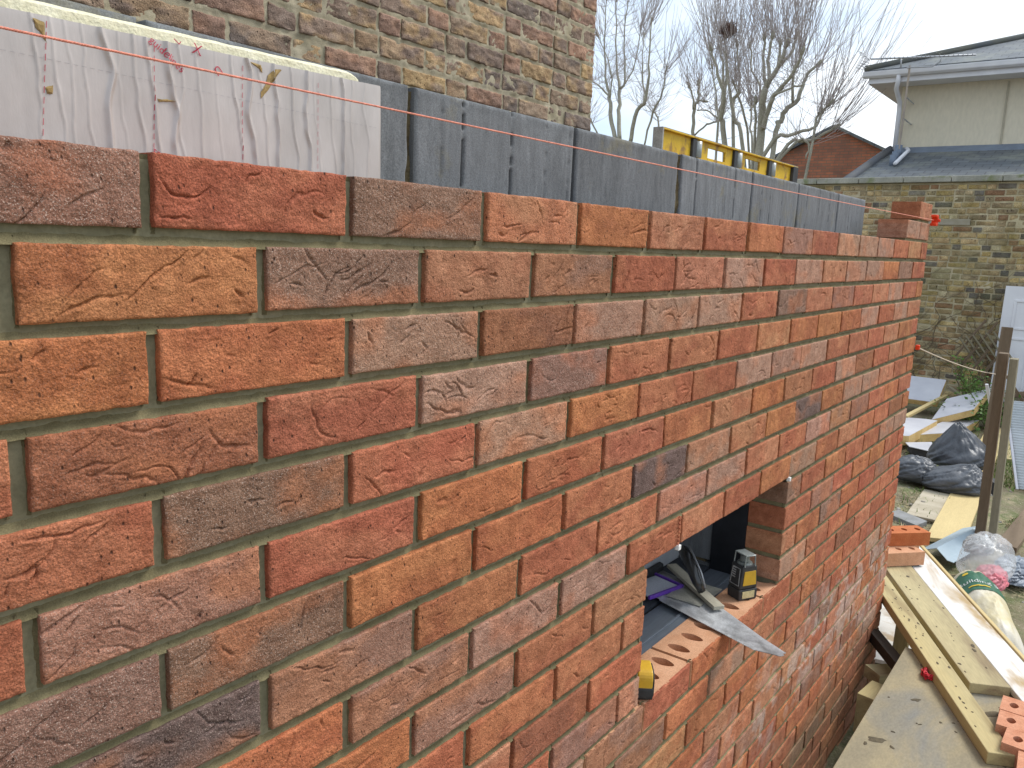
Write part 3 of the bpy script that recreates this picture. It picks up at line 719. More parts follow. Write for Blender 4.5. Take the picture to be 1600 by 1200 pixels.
m = MB(); m.tube([(0, 0, .0945), (0, 0, .100)], [.021, .019], 16); m.tube([(0, 0, .1005), (0, 0, .118)], .0125, 14); m.obj('laser_turret', CLR, ll, bevel=.001)
m = MB(); m.tube([(-.0215, -.017, .092), (-.0215, -.015, .122), (-.0205, .015, .122), (-.0215, .017, .092)], .0022, 6); m.tube([(.0215, -.017, .092), (.0215, -.015, .122), (.0205, .015, .122), (.0215, .017, .092)], .0022, 6); m.box(-.0225, .0225, -.016, .016, .1215, .1245); m.obj('cage', mat('grey clear trim', (.30, .33, .32), (.2, .22, .21), 20, .2, spec=.6), ll, bevel=.0008)
# tape measure
tp = empty('tape_measure', (1.052, .026, -.9745), (0, 0, math.radians(35)), label='yellow and black tape measure on the near end of the sill', cat='tape measure')
def rr(cx, cz, hx, hz, r, n=5):
    out = []
    for (sx, sz, a0) in ((1, 1, 0), (-1, 1, 90), (-1, -1, 180), (1, -1, 270)):
        for i in range(n+1):
            a = math.radians(a0+90*i/n); out.append((cx+sx*(hx-r)+r*math.cos(a), cz+sz*(hz-r)+r*math.sin(a)))
    return out
MB().prism(rr(0, .031, .033, .031, .018), 'y', -.0155, .0155).obj('case', LY, tp, bevel=.0025)
for sg in (-1, 1): MB().prism(rr(0, .029, .031, .0285, .018), 'y', sg*.0158, sg*.0190).obj('rubber_grip', BLK, tp, bevel=.001)
MB().prism(rr(0, .0165, .0345, .0165, .010), 'y', -.0165, .0165).obj('black_band', BLK, tp, bevel=.001)

# ================================================================== NEIGHBOURING STOCK BRICK HOUSE WALL
hs = empty('brick_house', label='old house side wall of brown and purple stock bricks with lime mortar, behind the blocks', cat='house')
HY, HX1 = 1.52, 3.105
hb, hm = Sheet(), Sheet(); rs = np.random.RandomState(5)
HT = [((.35, .235, .145), (.22, .155, .12)), ((.42, .28, .15), (.25, .175, .13)), ((.36, .21, .14), (.27, .165, .12)), ((.42, .28, .14), (.27, .19, .13)), ((.30, .21, .145), (.19, .145, .12))]
for c in range(-4, 34):
    z0 = -.06+c*.0775; z1 = z0+.062+rs.uniform(-.002, .002); x = HX1; hd_ = c % 2 == 0; first = True
    while x > -2.2:
        w = .105 if hd_ else .222
        if first and not hd_: w = .222
        w += rs.uniform(-.006, .006); hd_ = not hd_; first = False
        ca, cb = HT[rs.choice(5, p=[.28, .26, .2, .12, .14])]; ja = rs.uniform(.85, 1.15)
        near = z0 < 1.5 and x > -.6
        if c > -3: 
            s = .0055 if (near and x > .6) else (.006 if near else .03)
            zj = rs.uniform(-.002, .002, 2)
            brick(hb, x-w, x, z0+zj[0], z1+zj[1], .09, s*1.2, s, rs, np.array(ca)*ja, np.array(cb)*ja, .25, style='old', y0=rs.uniform(-.003, .003), mix=rs.uniform(.2, .9))
        x -= w+rs.uniform(.009, .016)
HF = (np.array([0, HY, 0.]), np.array([1., 0, 0]), np.array([0, -1., 0]))
hb.obj('brickwork', STOCK, hs, HF)
X = np.arange(-2.2, HX1-.004, .007); Z = np.arange(-.4, 2.6, .007); gx, gz = np.meshgrid(X, Z, indexing='ij')
y = .0050+(fbm(gx*30, gz*30, 3, 3)-.5)*.009+(fbm(gx*120, gz*120, 8, 2)-.5)*.004
zc = (gz+.06+.0075) % .0775; y -= .0035*np.exp(-((zc-.002)/.005)**2)
V = np.stack([gx, HY+y, gz], -1).reshape(-1, 3); C = np.ones((len(V), 4)); C[:, :3] *= (.8+.4*fbm(V[:, 0]*5, V[:, 2]*5, 66, 4))[:, None]
np_obj('lime_mortar', V, grid_quads(*gx.shape), OLDM, hs, C)
RENDER_D = mat('plain brown brick', (.20, .13, .09), (.15, .1, .075), 14, .9)
MB().box(-2.2, HX1-.006, HY+.0205, HY+3.2, -1.95, 4.4).box(-2.2, HX1-.006, HY+.003, HY+.02, -1.95, -.405).box(-2.2, HX1-.004, HY+.003, HY+.02, 2.602, 4.4).obj('house_shell', RENDER_D, hs)

# ================================================================== GARDEN WALL
gw = empty('garden_wall', label='tall old yellow stock brick garden wall with a stone coping across the back of the yard', cat='garden wall')
gu = np.array([-.0774, -.997, 0]); gN = np.array([-.997, .0774, 0]); gO = np.array([12.0, 2.0, 0])
gb = Sheet(); rs = np.random.RandomState(8)
GT = [((.48, .36, .19), (.37, .265, .145)), ((.39, .30, .175), (.28, .22, .135)), ((.48, .37, .19), (.40, .29, .12)), ((.19, .165, .13), (.14, .125, .11)), ((.32, .18, .10), (.24, .14, .08)), ((.45, .38, .24), (.36, .3, .18))]
for c in range(-1, 37):
    z0 = -1.97+c*.0785+.0; s = -6.+rs.uniform(0, .1); hd_ = c % 2 == 0
    while s < 9:
        w = (.10 if (hd_ or rs.rand() < .25) else .215)+rs.uniform(-.015, .015); hd_ = not hd_
        ca, cb = GT[rs.choice(6, p=[.30, .23, .17, .12, .10, .08])]; ja = rs.uniform(.75, 1.25)
        zj = rs.uniform(-.006, .006, 2)
        brick(gb, s, s+w, z0+.007+zj[0], z0+.068+zj[1], .08, .04, .025, rs, np.array(ca)*ja, np.array(cb)*ja, .0, style='old', y0=rs.uniform(-.006, .006), mix=rs.uniform(.2, .9))
        s += w+rs.uniform(.010, .022)
GF = (gO, gu, gN)
gb.obj('brickwork', OLDB, gw, GF)
X = np.arange(-6, 9, .03); Z = np.arange(-2.05, .955, .02); gx, gz = np.meshgrid(X, Z, indexing='ij'); y = .011+(fbm(gx*9, gz*9, 3, 3)-.5)*.022
V = np.stack([gx, y, gz], -1).reshape(-1, 3); V = gO+V[:, :1]*gu+V[:, 2:3]*np.array([0, 0, 1.])-V[:, 1:2]*gN
C = np.ones((len(V), 4)); C[:, :3] *= (.7+.6*fbm(gx.ravel()*2, gz.ravel()*2, 66, 4))[:, None]
np_obj('lime_mortar', V, grid_quads(*gx.shape), GARM, gw, C)
GM = Matrix(((gu[0], -gN[0], 0, gO[0]), (gu[1], -gN[1], 0, gO[1]), (0, 0, 1, 0), (0, 0, 0, 1)))
o = MB().box(-6, 9, .04, .24, -2.05, .95).obj('wall_core', RENDER_D, gw); o.matrix_world = GM
COPE = mat('weathered coping stone', (.40, .39, .34), (.26, .26, .22), 3, .9, c3=(.20, .22, .12), s3=5, fscale=60)
cp = MB(); x = -6
while x < 9: cp.box(x, x+.592, -.05, .30, .955, 1.035); x += .6
o = cp.obj('coping', COPE, gw, bevel=.008); o.matrix_world = GM
o = MB().box(.3, .88, -.016, -.001, .395, .475).obj('stone_patch', mat('grey patch', (.36, .33, .27), (.3, .27, .2), 8, .9), gw, bevel=.006); o.matrix_world = GM
# bare creeper on the wall
rs = np.random.RandomState(21)
cr = MB()
for i in range(26):
    s = rs.uniform(-.3, 2.2); z = -1.95; p = [(s, .03, z)]
    for k in range(rs.randint(8, 20)):
        s += rs.normal(0, .05); z += rs.uniform(.05, .13); p.append((s, -.015-rs.uniform(0, .04), z))
    cr.tube(p, np.linspace(.009, .003, len(p)), 4)
    for k in range(4):
        j = rs.randint(2, len(p)); q = p[j]; dx = rs.choice([-1, 1]); cr.tube([q, (q[0]+dx*.1, -.03, q[2]+.05), (q[0]+dx*.25, -.03, q[2]+.13), (q[0]+dx*.36, -.03, q[2]+.28)], [.005, .004, .003, .002], 4)
o = cr.obj('bare_creeper', mat('dry creeper stems', (.17, .13, .08), (.12, .09, .06), 10, .9), T=GM)
tag(o, label='bare brown creeper stems climbing the old garden wall', cat='creeper')

# ================================================================== HOUSES BEYOND
SLATE = None
k = NT('blue grey slates')
br = k.n('ShaderNodeTexBrick', {'Vector': k.n('ShaderNodeMapping', {'Vector': k.tc, 'Rotation': (0, 0, math.pi/2)}).outputs[0], 'Scale': 1., 'Color1': (.075, .088, .10, 1), 'Color2': (.11, .125, .14, 1), 'Mortar': (.035, .04, .05, 1), 'Mortar Size': .008, 'Brick Width': .28, 'Row Height': .21})
c = k.mix(k.maprange(k.noise(1.2, 5, .7), .5, .68), br.outputs['Color'], (.19, .20, .17, 1)); k.set(k.b.inputs['Base Color'], c); k.b.inputs['Roughness'].default_value = .6
k.set(k.b.inputs['Normal'], k.bump(br.outputs['Fac'], .6, -.02)); SLATE = k.m
REND = mat('cream render', (.68, .61, .47), (.63, .565, .43), .5, .85, fine=.05, fscale=20, bump=.1, c3=(.57, .53, .41), s3=.35, vec=(1, 1, .35))
UPVC = mat('white painted timber', (.74, .74, .76), (.66, .66, .69), 3, .5, fine=.02, bump=0)
LEAD = mat('lead flashing', (.17, .21, .27), (.13, .16, .21), 4, .5, fine=.05)
ch = empty('rendered_house', (0, 0, 0), label='cream rendered house with slate roof and white gutter at the right beyond the garden wall', cat='house')
Y1 = 3.54
MB().box(18, 27, -8, Y1, -1.95, 3.36).obj('wall', REND, ch)
MB().box(17.975, 17.997, 1.66, 1.69, 2.1, 3.3).obj('render_joint', mat('render bead', (.48, .43, .32), None, 3, .8), ch)
MB().box(17.50, 27.5, -8.4, 4.02, 3.34, 3.375).obj('soffit', UPVC, ch)
f = MB(); f.box(17.455, 17.498, -8.4, 4.06, 3.34, 3.53).box(17.4555, 27.5, 4.0215, 4.063, 3.34, 3.53); f.obj('fascia', UPVC, ch)
g = MB(); g.prism([(17.33, 3.56), (17.345, 3.47), (17.40, 3.43), (17.45, 3.47), (17.452, 3.56)], 'y', -8.4, 4.16)
g.obj('gutter', UPVC, ch, bevel=.01)
# hipped roof
e0, e1, zz = 17.36, 4.12, 3.585
rp_ = MB(); run = 5.1; rise = .36*run
A = (e0, e1, zz); B = (e0, -8.5, zz); Cc = (e0+run, e1-run, zz+rise); D = (e0+run, -8.5, zz+rise); E_ = (27.6, e1, zz); F_ = (27.6-run, e1-run, zz+rise)
rp_.add([A, B, D, Cc], [(0, 1, 2, 3)]); rp_.add([A, Cc, F_, E_], [(0, 1, 2, 3)]); rp_.add([(27.6, -8.5, zz), E_, F_, (27.6-run, -8.5, zz+rise)], [(0, 1, 2, 3)])
o = rp_.obj('roof', SLATE, ch); md = o.modifiers.new('thickness', 'SOLIDIFY'); md.thickness = .07; md.offset = -1
hp = MB(); hp.tube([(A[0], A[1], A[2]+.03), (Cc[0], Cc[1], Cc[2]+.03)], .065, 8); hp.tube([(E_[0], E_[1], E_[2]+.03), (F_[0], F_[1], F_[2]+.03)], .065, 8); hp.obj('hip_tile', mat('mossy hip tiles', (.11, .12, .125), (.16, .155, .12), 2, .85), ch, smooth=True)
dp = MB(); dp.tube([(17.40, 3.50, 3.47), (17.40, 3.50, 3.33), (17.50, 3.54, 3.22), (17.86, 3.53, 3.02), (17.90, 3.53, 2.85), (17.90, 3.53, 2.08)], .045, 10); dp.obj('downpipe', UPVC, ch, smooth=True)
# aerial
AL = mat('dull aluminium', (.55, .56, .58), (.45, .46, .48), 8, .5, metallic=.5)
ar = empty('tv_aerial', label='grey tv aerial with many short rods on a thin mast beside the cream house', cat='aerial')
m = MB(); m.tube([(17.15, 3.28, 2.02), (17.15, 3.26, 3.56)], .020, 6); m.obj('mast', mat('stained mast', (.40, .33, .27), (.3, .26, .22), 5, .7), ar)
m = MB()
for z in (2.6, 3.0): m.tube([(17.15, 3.27, z), (17.997, 3.30, z)], .015, 5)
m.obj('bracket', AL, ar)
m = MB(); m.tube([(17.0, 3.95, 3.72), (17.0, 2.13, 3.62)], .016, 6); m.tube([(17.08, 3.40, 3.53), (17.08, 3.42, 3.71)], .014, 6); m.tube([(17.1, 3.30, 3.52), (17.08, 2.85, 3.50), (17.02, 2.72, 3.56), (17.0, 2.70, 3.65)], .014, 6); m.obj('boom', AL, ar, smooth=True)
m = MB()
for i in range(21):
    y = 3.75-i*.078; m.tube([(16.86, y-.03, 3.70-i*.0042), (17.14, y+.03, 3.72-i*.0042)], .007, 4)
m.obj('director_rod', AL, ar)
m = MB()
for s in (-1, 1):
    for i in range(4): m.tube([(16.80, 4.06+.03*i, 3.70+s*(.03+.04*i)), (17.20, 4.02+.03*i, 3.72+s*(.03+.04*i))], .008, 4)
    m.tube([(17.0, 3.98, 3.72), (17.0, 4.16, 3.71+s*.16)], .009, 4)
m.obj('reflector', AL, ar)
# lean-to with slate roof
ln = empty('lean_to', label='low lean-to building with a blue slate roof just behind the garden wall', cat='lean-to')
MB().box(14.9, 17.995, -8, 3.50, -1.95, .95).obj('wall', REND, ln)
r = MB(); r.add([(14.5, 3.62, 1.00), (14.5, -8.2, 1.00), (17.99, -8.2, 2.03), (17.99, 3.62, 2.03)], [(0, 1, 2, 3)])
o = r.obj('roof', SLATE, ln); md = o.modifiers.new('thickness', 'SOLIDIFY'); md.thickness = .06; md.offset = -1
m = MB(); m.tube([(14.45, 3.66, 1.03), (17.99, 3.64, 2.10)], .10, 6); m.obj('verge', mat('dark verge', (.10, .11, .13), (.14, .14, .14), 2, .7), ln, smooth=True)
m = MB(); m.add([(17.70, 3.5, 1.985), (17.70, -8.2, 1.985), (17.99, -8.2, 2.13), (17.99, 3.5, 2.13)], [(0, 1, 2, 3)]); o = m.obj('flashing', LEAD, ln)
o.modifiers.new('thickness', 'SOLIDIFY').thickness = .02
for q_ in (((17.2, 3.30, 1.80), (17.2, 3.30, 2.10), .07), ((16.9, 3.28, 1.72), (16.9, 3.28, 1.95), .06), ((16.5, 3.22, 1.60), (16.5, 3.22, 1.84), .055)):
    vp = MB(); vp.tube(q_[:2], q_[2], 10); vp.obj('vent_pipe', LEAD, ln, smooth=True)
m = MB(); m.tube([(17.86, 3.30, 2.12), (17.4, 3.16, 2.02), (16.3, 3.13, 1.66)], .035, 8); m.obj('drain_pipe', UPVC, ln, smooth=True)
# red brick gable house
k = NT('far red brickwork')
mv = k.n('ShaderNodeMapping', {'Vector': k.tc, 'Rotation': (math.pi/2, 0, math.pi/2)}).outputs[0]
mv = k.n('ShaderNodeCombineXYZ', {0: k.n('ShaderNodeSeparateXYZ', {0: k.tc}).outputs[1], 1: k.n('ShaderNodeSeparateXYZ', {0: k.tc}).outputs[2], 2: 0.}).outputs[0]
br = k.n('ShaderNodeTexBrick', {'Vector': mv, 'Scale': 1., 'Color1': (.52, .18, .095, 1), 'Color2': (.27, .13, .09, 1), 'Mortar': (.24, .16, .11, 1), 'Mortar Size': .010, 'Brick Width': .225, 'Row Height': .075, 'Bias': -.25})
c = k.mix(k.maprange(k.noise(1.6, 5, .7), .4, .62), br.outputs['Color'], k.mix(.5, br.outputs['Color'], (.15, .085, .065, 1))); k.set(k.b.inputs['Base Color'], c); k.b.inputs['Roughness'].default_value = .9; FARB = k.m
gh = empty('gable_house', label='red brick gable end with a dark pitched roof edge in the distance', cat='house')
MB().prism([(2.4, -1.95), (10.2, -1.95), (10.2, 1.42), (6.27, 3.33), (2.4, 1.42)], 'x', 23, 33).obj('wall', FARB, gh)
r = MB(); r.add([(22.85, 6.27, 3.37), (22.85, 2.2, 1.36), (33, 2.2, 1.36), (33, 6.27, 3.37)], [(0, 1, 2, 3)]); r.add([(22.85, 6.27, 3.37), (22.85, 10.4, 1.36), (33, 10.4, 1.36), (33, 6.27, 3.37)], [(0, 1, 2, 3)])
o = r.obj('roof', SLATE, gh); md = o.modifiers.new('thickness', 'SOLIDIFY'); md.thickness = .07; md.offset = 0

# ================================================================== TREES
LIMBS={'A':[(True,[(18.0,6.4,2.06,0.124),(17.79,6.33,3.02,0.105),(17.66,6.26,3.46,0.087),(17.62,6.16,3.6,0.074),(17.54,5.97,3.87,0.062),(17.48,5.81,4.29,0.043)]),(True,[(18.06,6.41,3.54,0.062),(18.08,6.51,4.06,0.043),(18.09,6.55,4.63,0.034)]),(True,[(17.81,6.23,3.64,0.062),(17.76,6.29,4.06,0.043),(17.74,6.23,4.54,0.034)]),(True,[(18.18,6.21,4.01,0.05),(18.21,6.22,4.49,0.031)]),(True,[(18.22,6.22,4.02,0.05),(18.25,5.97,4.28,0.043),(18.25,5.9,4.61,0.034)]),(True,[(17.83,6.3,2.64,0.074),(17.6,6.1,3.1,0.068),(17.5,5.98,3.28,0.062),(17.37,5.68,3.52,0.05),(17.22,5.45,3.8,0.043),(17.13,5.35,4.01,0.037)]),(False,[(17.45,5.96,3.27,0.037),(17.38,5.63,3.37,0.028),(17.34,5.31,3.41,0.019)]),(True,[(18.0,6.09,2.17,0.074),(18.19,6.05,2.83,0.074),(18.28,5.95,3.11,0.068),(18.35,5.75,3.31,0.062),(18.47,5.72,3.67,0.05),(18.55,5.63,3.91,0.043),(18.61,5.46,4.08,0.037)]),(True,[(17.77,5.66,3.13,0.043),(17.65,5.66,3.57,0.037),(17.6,5.63,3.78,0.031)]),(True,[(18.0,6.52,2.23,0.043),(17.84,6.49,2.85,0.037),(17.73,6.49,3.22,0.031)]),(True,[(18.0,6.57,2.11,0.031),(18.2,6.73,2.71,0.028),(18.48,6.87,3.32,0.022)]),(True,[(18.0,6.29,2.06,0.062),(17.99,5.79,2.48,0.05),(17.99,5.21,2.64,0.037),(17.98,5.08,2.94,0.031),(17.97,4.94,3.1,0.031)]),(True,[(18.0,6.03,1.97,0.05),(18.04,5.51,2.35,0.05),(18.05,5.26,2.38,0.043),(18.15,4.83,2.64,0.031)]),(True,[(18.0,5.24,2.4,0.037),(17.98,5.12,2.94,0.028)]),(False,[(18.0,5.91,2.01,0.043),(18.01,5.34,2.3,0.031),(18.0,5.34,1.99,0.019)])],'B':[(True,[(18.6,7.48,2.37,0.087),(18.38,7.54,3.02,0.074),(18.21,7.44,3.48,0.068),(18.04,7.57,3.95,0.043),(17.9,7.71,4.48,0.031)]),(True,[(18.75,7.68,3.59,0.05),(18.84,7.81,4.33,0.037),(18.87,7.92,4.68,0.025)]),(True,[(19.07,7.79,3.81,0.05),(19.29,7.92,4.51,0.037),(19.34,8.05,5.0,0.031),(19.34,8.1,5.26,0.025)]),(True,[(18.6,7.02,2.27,0.062),(18.61,7.32,3.04,0.056),(18.63,7.47,3.63,0.043),(18.65,7.67,4.48,0.031)]),(True,[(18.6,7.28,2.36,0.056),(18.83,7.46,3.42,0.05),(18.89,7.37,3.67,0.05),(19.01,7.47,4.2,0.037),(19.08,7.6,4.81,0.028)]),(True,[(18.63,7.7,2.55,0.037),(18.71,7.75,3.08,0.031),(18.9,8.11,4.3,0.019)]),(True,[(18.6,6.88,2.27,0.037),(18.18,7.03,3.29,0.031),(18.01,7.13,3.67,0.019)]),(True,[(18.81,7.03,3.22,0.031),(18.91,6.82,3.63,0.037),(19.03,7.14,4.18,0.028),(19.12,7.28,4.74,0.025)])],'C':[(True,[(20.02,9.01,2.82,0.062),(20.08,9.06,3.57,0.056),(20.09,8.97,3.78,0.05),(20.13,9.01,4.2,0.037)]),(True,[(19.83,8.94,3.53,0.037),(19.77,9.01,3.89,0.031),(19.74,9.08,4.07,0.025)]),(True,[(19.52,8.7,3.67,0.031),(19.53,8.55,3.64,0.025)]),(False,[(20.1,9.02,2.9,0.031),(20.18,8.72,3.15,0.031),(20.22,8.44,3.28,0.031),(20.29,8.8,3.54,0.022),(20.29,9.06,3.56,0.019)]),(True,[(19.98,8.34,3.24,0.031),(19.98,8.31,3.47,0.019)])],'D':[(True,[(20.03,11.34,2.82,0.081),(20.14,11.6,3.49,0.074),(20.24,11.73,4.06,0.068),(20.33,11.98,4.64,0.037),(20.44,12.15,5.77,0.025),(20.44,12.15,6.75,0.012)]),(True,[(20.06,11.22,2.87,0.081),(20.3,11.45,3.71,0.068),(20.48,11.59,4.34,0.056),(20.76,11.91,5.31,0.031),(20.76,12.02,6.81,0.015)]),(True,[(20.27,11.47,4.3,0.05),(20.31,11.33,4.49,0.037),(20.43,11.51,5.7,0.022),(20.43,11.44,6.65,0.012)]),(True,[(20.45,11.86,4.11,0.043),(20.56,12.28,4.46,0.031),(20.61,12.64,4.65,0.019)]),(True,[(19.99,10.85,2.75,0.074),(19.92,10.67,3.6,0.068),(19.89,10.4,3.84,0.062),(19.81,10.34,4.74,0.031),(19.79,10.33,5.8,0.019)]),(True,[(20.31,10.62,3.92,0.037),(20.48,10.89,4.68,0.025),(20.6,10.97,5.67,0.012)]),(True,[(20.0,10.42,2.68,0.031),(19.96,10.19,3.53,0.037),(19.93,9.94,4.03,0.025),(19.91,9.86,4.58,0.019)]),(False,[(20.14,10.07,3.02,0.037),(20.28,10.21,3.43,0.031),(20.35,10.4,3.65,0.031)]),(True,[(20.45,11.6,4.24,0.037),(20.64,11.27,4.84,0.025),(20.76,11.19,5.97,0.012)]),(False,[(19.89,11.84,3.02,0.031),(19.76,12.03,3.41,0.031),(19.68,12.06,3.65,0.025)]),(True,[(19.61,11.35,3.94,0.031),(19.39,11.24,4.6,0.019),(19.27,11.63,5.47,0.012)])]}
BARK = mat('grey green bark', (.40, .38, .30), (.31, .29, .23), 3, .9, fine=.2, fscale=40, bump=.4, bdist=.01)
TWIG = mat('haze paled brown twigs', (.44, .39, .375), (.37, .325, .31), 3, .9, bump=0)  # brown twig colour lightened, distance haze painted into it
rs = np.random.RandomState(4)
def smooth_path(P, n=4):
    out = []
    for i in range(len(P)-1):
        p0 = P[max(i-1, 0)]; p1 = P[i]; p2 = P[i+1]; p3 = P[min(i+2, len(P)-1)]
        for t in np.linspace(0, 1, n, endpoint=False):
            out.append(.5*((2*p1)+(-p0+p2)*t+(2*p0-5*p1+4*p2-p3)*t*t+(-p0+3*p1-3*p2+p3)*t**3))
    out.append(P[-1]); return out
def shoot(mb, p, d, L, r, kids=2):
    pts = [p]; q = p.copy(); v = d.copy(); n = 7
    for i in range(n):
        v = v+np.array([rs.normal(0, .045), rs.normal(0, .045), rs.normal(0, .02)+.07]); v /= np.linalg.norm(v); q = q+v*L/n; pts.append(q.copy())
    mb.tube(pts, np.linspace(r, r*.45, len(pts)), 3, cap=False)
    for c in range(kids):
        j = rs.randint(1, n-1); dd = v+rs.normal(0, .28, 3); dd[2] = abs(dd[2])*.8; dd /= np.linalg.norm(dd)
        shoot(mb, pts[j], dd, L*rs.uniform(.3, .55), r*.7, 0)
def pollard(label, key, shoots, L, spread, base_z, extra=()):
    t = empty('pollarded_tree', label=label, cat='tree', group='bare pollarded trees beyond the garden wall')
    tk, cw = MB(), MB(); ctr = np.mean([p[:3] for _, q in LIMBS[key] for p in q[-1:]], 0)
    for kn, pts in LIMBS[key]:
        P = [np.array(p[:3]) for p in pts]; Rr = [p[3]*.80 for p in pts]
        if pts[0][2] < 2.6:                                    # rises from the ground hidden behind the wall
            dv = (P[1]-P[0])/max(P[1][2]-P[0][2], .3); g = P[0]-dv*np.array([1.6, 1.6, 0]); g[2] = base_z
            P = [g]+P; Rr = [Rr[0]*1.5]+Rr
        S = smooth_path(P); rr_ = np.interp(np.linspace(0, len(P)-1, len(S)), range(len(P)), Rr)
        tk.tube([s+rs.normal(0, .012, 3) for s in S], rr_, 8)
        if kn:
            e = P[-1]; dirn = P[-1]-P[-2]; dirn /= np.linalg.norm(dirn)
            tk.tube([e-dirn*.06, e, e+dirn*.08, e+dirn*.13], [Rr[-1], Rr[-1]*1.7, Rr[-1]*1.5, .01], 7)
            for s in range(shoots):
                od = (e-ctr)*np.array([1, 1, 0])*.50; d = dirn*.35+od+np.array([rs.normal(0, spread), rs.normal(0, spread), rs.uniform(.45, 1.15)]); d /= np.linalg.norm(d)
                shoot(cw, e+rs.normal(0, .06, 3), d, L*rs.uniform(.5, 1.25), .0075, 1)
        for s in range(int(len(S)*(1.3 if key != 'D' else 3.2))):                         # thin shoots along the limbs
            j = rs.randint(len(S)//3, len(S)); 
            if S[j][2] < 2.2: continue
            d = np.array([rs.normal(0, .6), rs.normal(0, .6), rs.uniform(-.05, .9)]); d /= np.linalg.norm(d)
            shoot(cw, S[j], d, L*rs.uniform(.2, .55), .006, 1)
    tk.obj('trunk', BARK, t, smooth=True); cw.obj('crown', TWIG, t)
    return t
pollard('big pollarded tree with many knuckled limbs, between the spirit level and the cream house', 'A', 19, 2.2, .30, -1.95)
pollard('pollarded tree whose crown carries the twiggy bird nest', 'B', 18, 2.0, .28, -1.95)
pollard('small slim pollarded tree between the nest tree and the left cluster', 'C', 16, 1.5, .38, -1.95)
pollard('fine twigged tree cluster right beside the old house wall edge', 'D', 16, 2.0, .32, -1.95)
ns = MB()
for i in range(420):
    v = rs.normal(0, 1, 3); v /= np.linalg.norm(v); c = np.array([18.6, 7.62, 5.02])+v*rs.uniform(.02, .19)*np.array([1, 1, .9]); d = rs.normal(0, 1, 3); d /= np.linalg.norm(d)
    ns.tube([c-d*.10, c+d*.02, c+d*.10], .0065, 3, cap=False)
tag(ns.obj('bird_nest', mat('nest twigs', (.17, .10, .075), (.11, .07, .06), 4, .95, bump=0)), label='round twiggy bird nest high in the bare tree', cat='nest')

# ================================================================== GROUND
G = -1.95
rs = np.random.RandomState(31)
def warp(n, lo, hi, a, b):
    """grid lines dense between a and b, sparse out to lo and hi"""
    return np.unique(np.concatenate([-np.geomspace(.5, a-lo, 14)[::-1]+a, np.linspace(a, b, n), b+np.geomspace(.5, hi-b, 14)]))
X = warp(300, -250, 400, .5, 13); Y = warp(170, -300, 300, -3.2, 1.6); gx, gy = np.meshgrid(X, Y, indexing='ij')
def ground_z(x, y): return G+(fbm(x*.9, y*.9, 12, 3)-.5)*.09+(fbm(x*7, y*7, 13, 3)-.5)*.035
gz = np.where((gx > 0) & (gx < 13.5) & (abs(gy) < 4), ground_z(gx, gy), G-.02)
k = NT('trodden garden soil')
a = k.maprange(k.noise(1.3, 6, .68), .40, .60); b = k.maprange(k.noise(9, 5, .7), .42, .62)
c = k.mix(b, (.235, .185, .125, 1), (.12, .09, .06, 1)); c2 = k.mix(b, (.13, .15, .055, 1), (.33, .28, .17, 1)); c = k.mix(a, c, c2)
st = k.maprange(k.noise(60, 3, .7), .60, .68); c = k.mix(st, c, (.42, .37, .27, 1))
k.set(k.b.inputs['Base Color'], c); k.b.inputs['Roughness'].default_value = .95; k.set(k.b.inputs['Normal'], k.bump(k.noise(45, 5, .7), .8, .02)); SOIL = k.m
tag(np_obj('ground', np.stack([gx, gy, gz], -1).reshape(-1, 3), grid_quads(*gx.shape), SOIL), kind='structure')
def blades(name, areas, m, hgt, wid, lay):
    V, Fq = [], []; n = 0
    for (x0, x1, y0, y1, cnt, dens) in areas:
        xs = rs.uniform(x0, x1, cnt); ys = rs.uniform(y0, y1, cnt); keep = fbm(xs*2.2, ys*2.2, 55, 3) > dens; xs, ys = xs[keep], ys[keep]
        zs_ = ground_z(xs, ys); N = len(xs); th = rs.uniform(0, 2*math.pi, N); h = rs.uniform(.5, 1.3, N)*hgt; w = wid*rs.uniform(.6, 1.3, N); l = rs.uniform(.2, 1., N)*lay
        cx, sy = np.cos(th), np.sin(th); px, py = -sy, cx
        for t, ww in ((0, 1.), (.5, .8), (1., .1)):
            bx = xs+cx*l*t**1.6; by = ys+sy*l*t**1.6; bz = zs_+h*t*(1-.25*t)+.002
            V.append(np.stack([bx+px*w*ww, by+py*w*ww, bz], -1)); V.append(np.stack([bx-px*w*ww, by-py*w*ww, bz], -1))
        i = np.arange(N); 
        for s in (0, 1): Fq.append(np.stack([n+(2*s)*N+i, n+(2*s+1)*N+i, n+(2*s+3)*N+i, n+(2*s+2)*N+i], 1))
        n += 6*N
    return np_obj(name, np.concatenate(V), np.concatenate(Fq), m)
GRS = mat('green grass blades', (.11, .19, .035), (.17, .23, .06), 4, .7, fine=.2, bump=0)
STR = mat('dry straw', (.42, .35, .21), (.30, .24, .13), 6, .8, fine=.2, bump=0)
tag(blades('grass', [(5.8, 9.5, -.9, .15, 9000, .50), (5, 11.5, -2, 1.2, 6000, .58)], GRS, .055, .0035, .05), kind='stuff', label='short green grass and weeds growing through the soil', cat='grass')
tag(blades('dry_grass', [(3.2, 6.5, -1.6, .0, 9000, .40), (5.6, 9, -.2, 1.4, 5000, .5)], STR, .02, .003, .10), kind='stuff', label='dry flattened straw coloured grass on the soil', cat='dry grass')

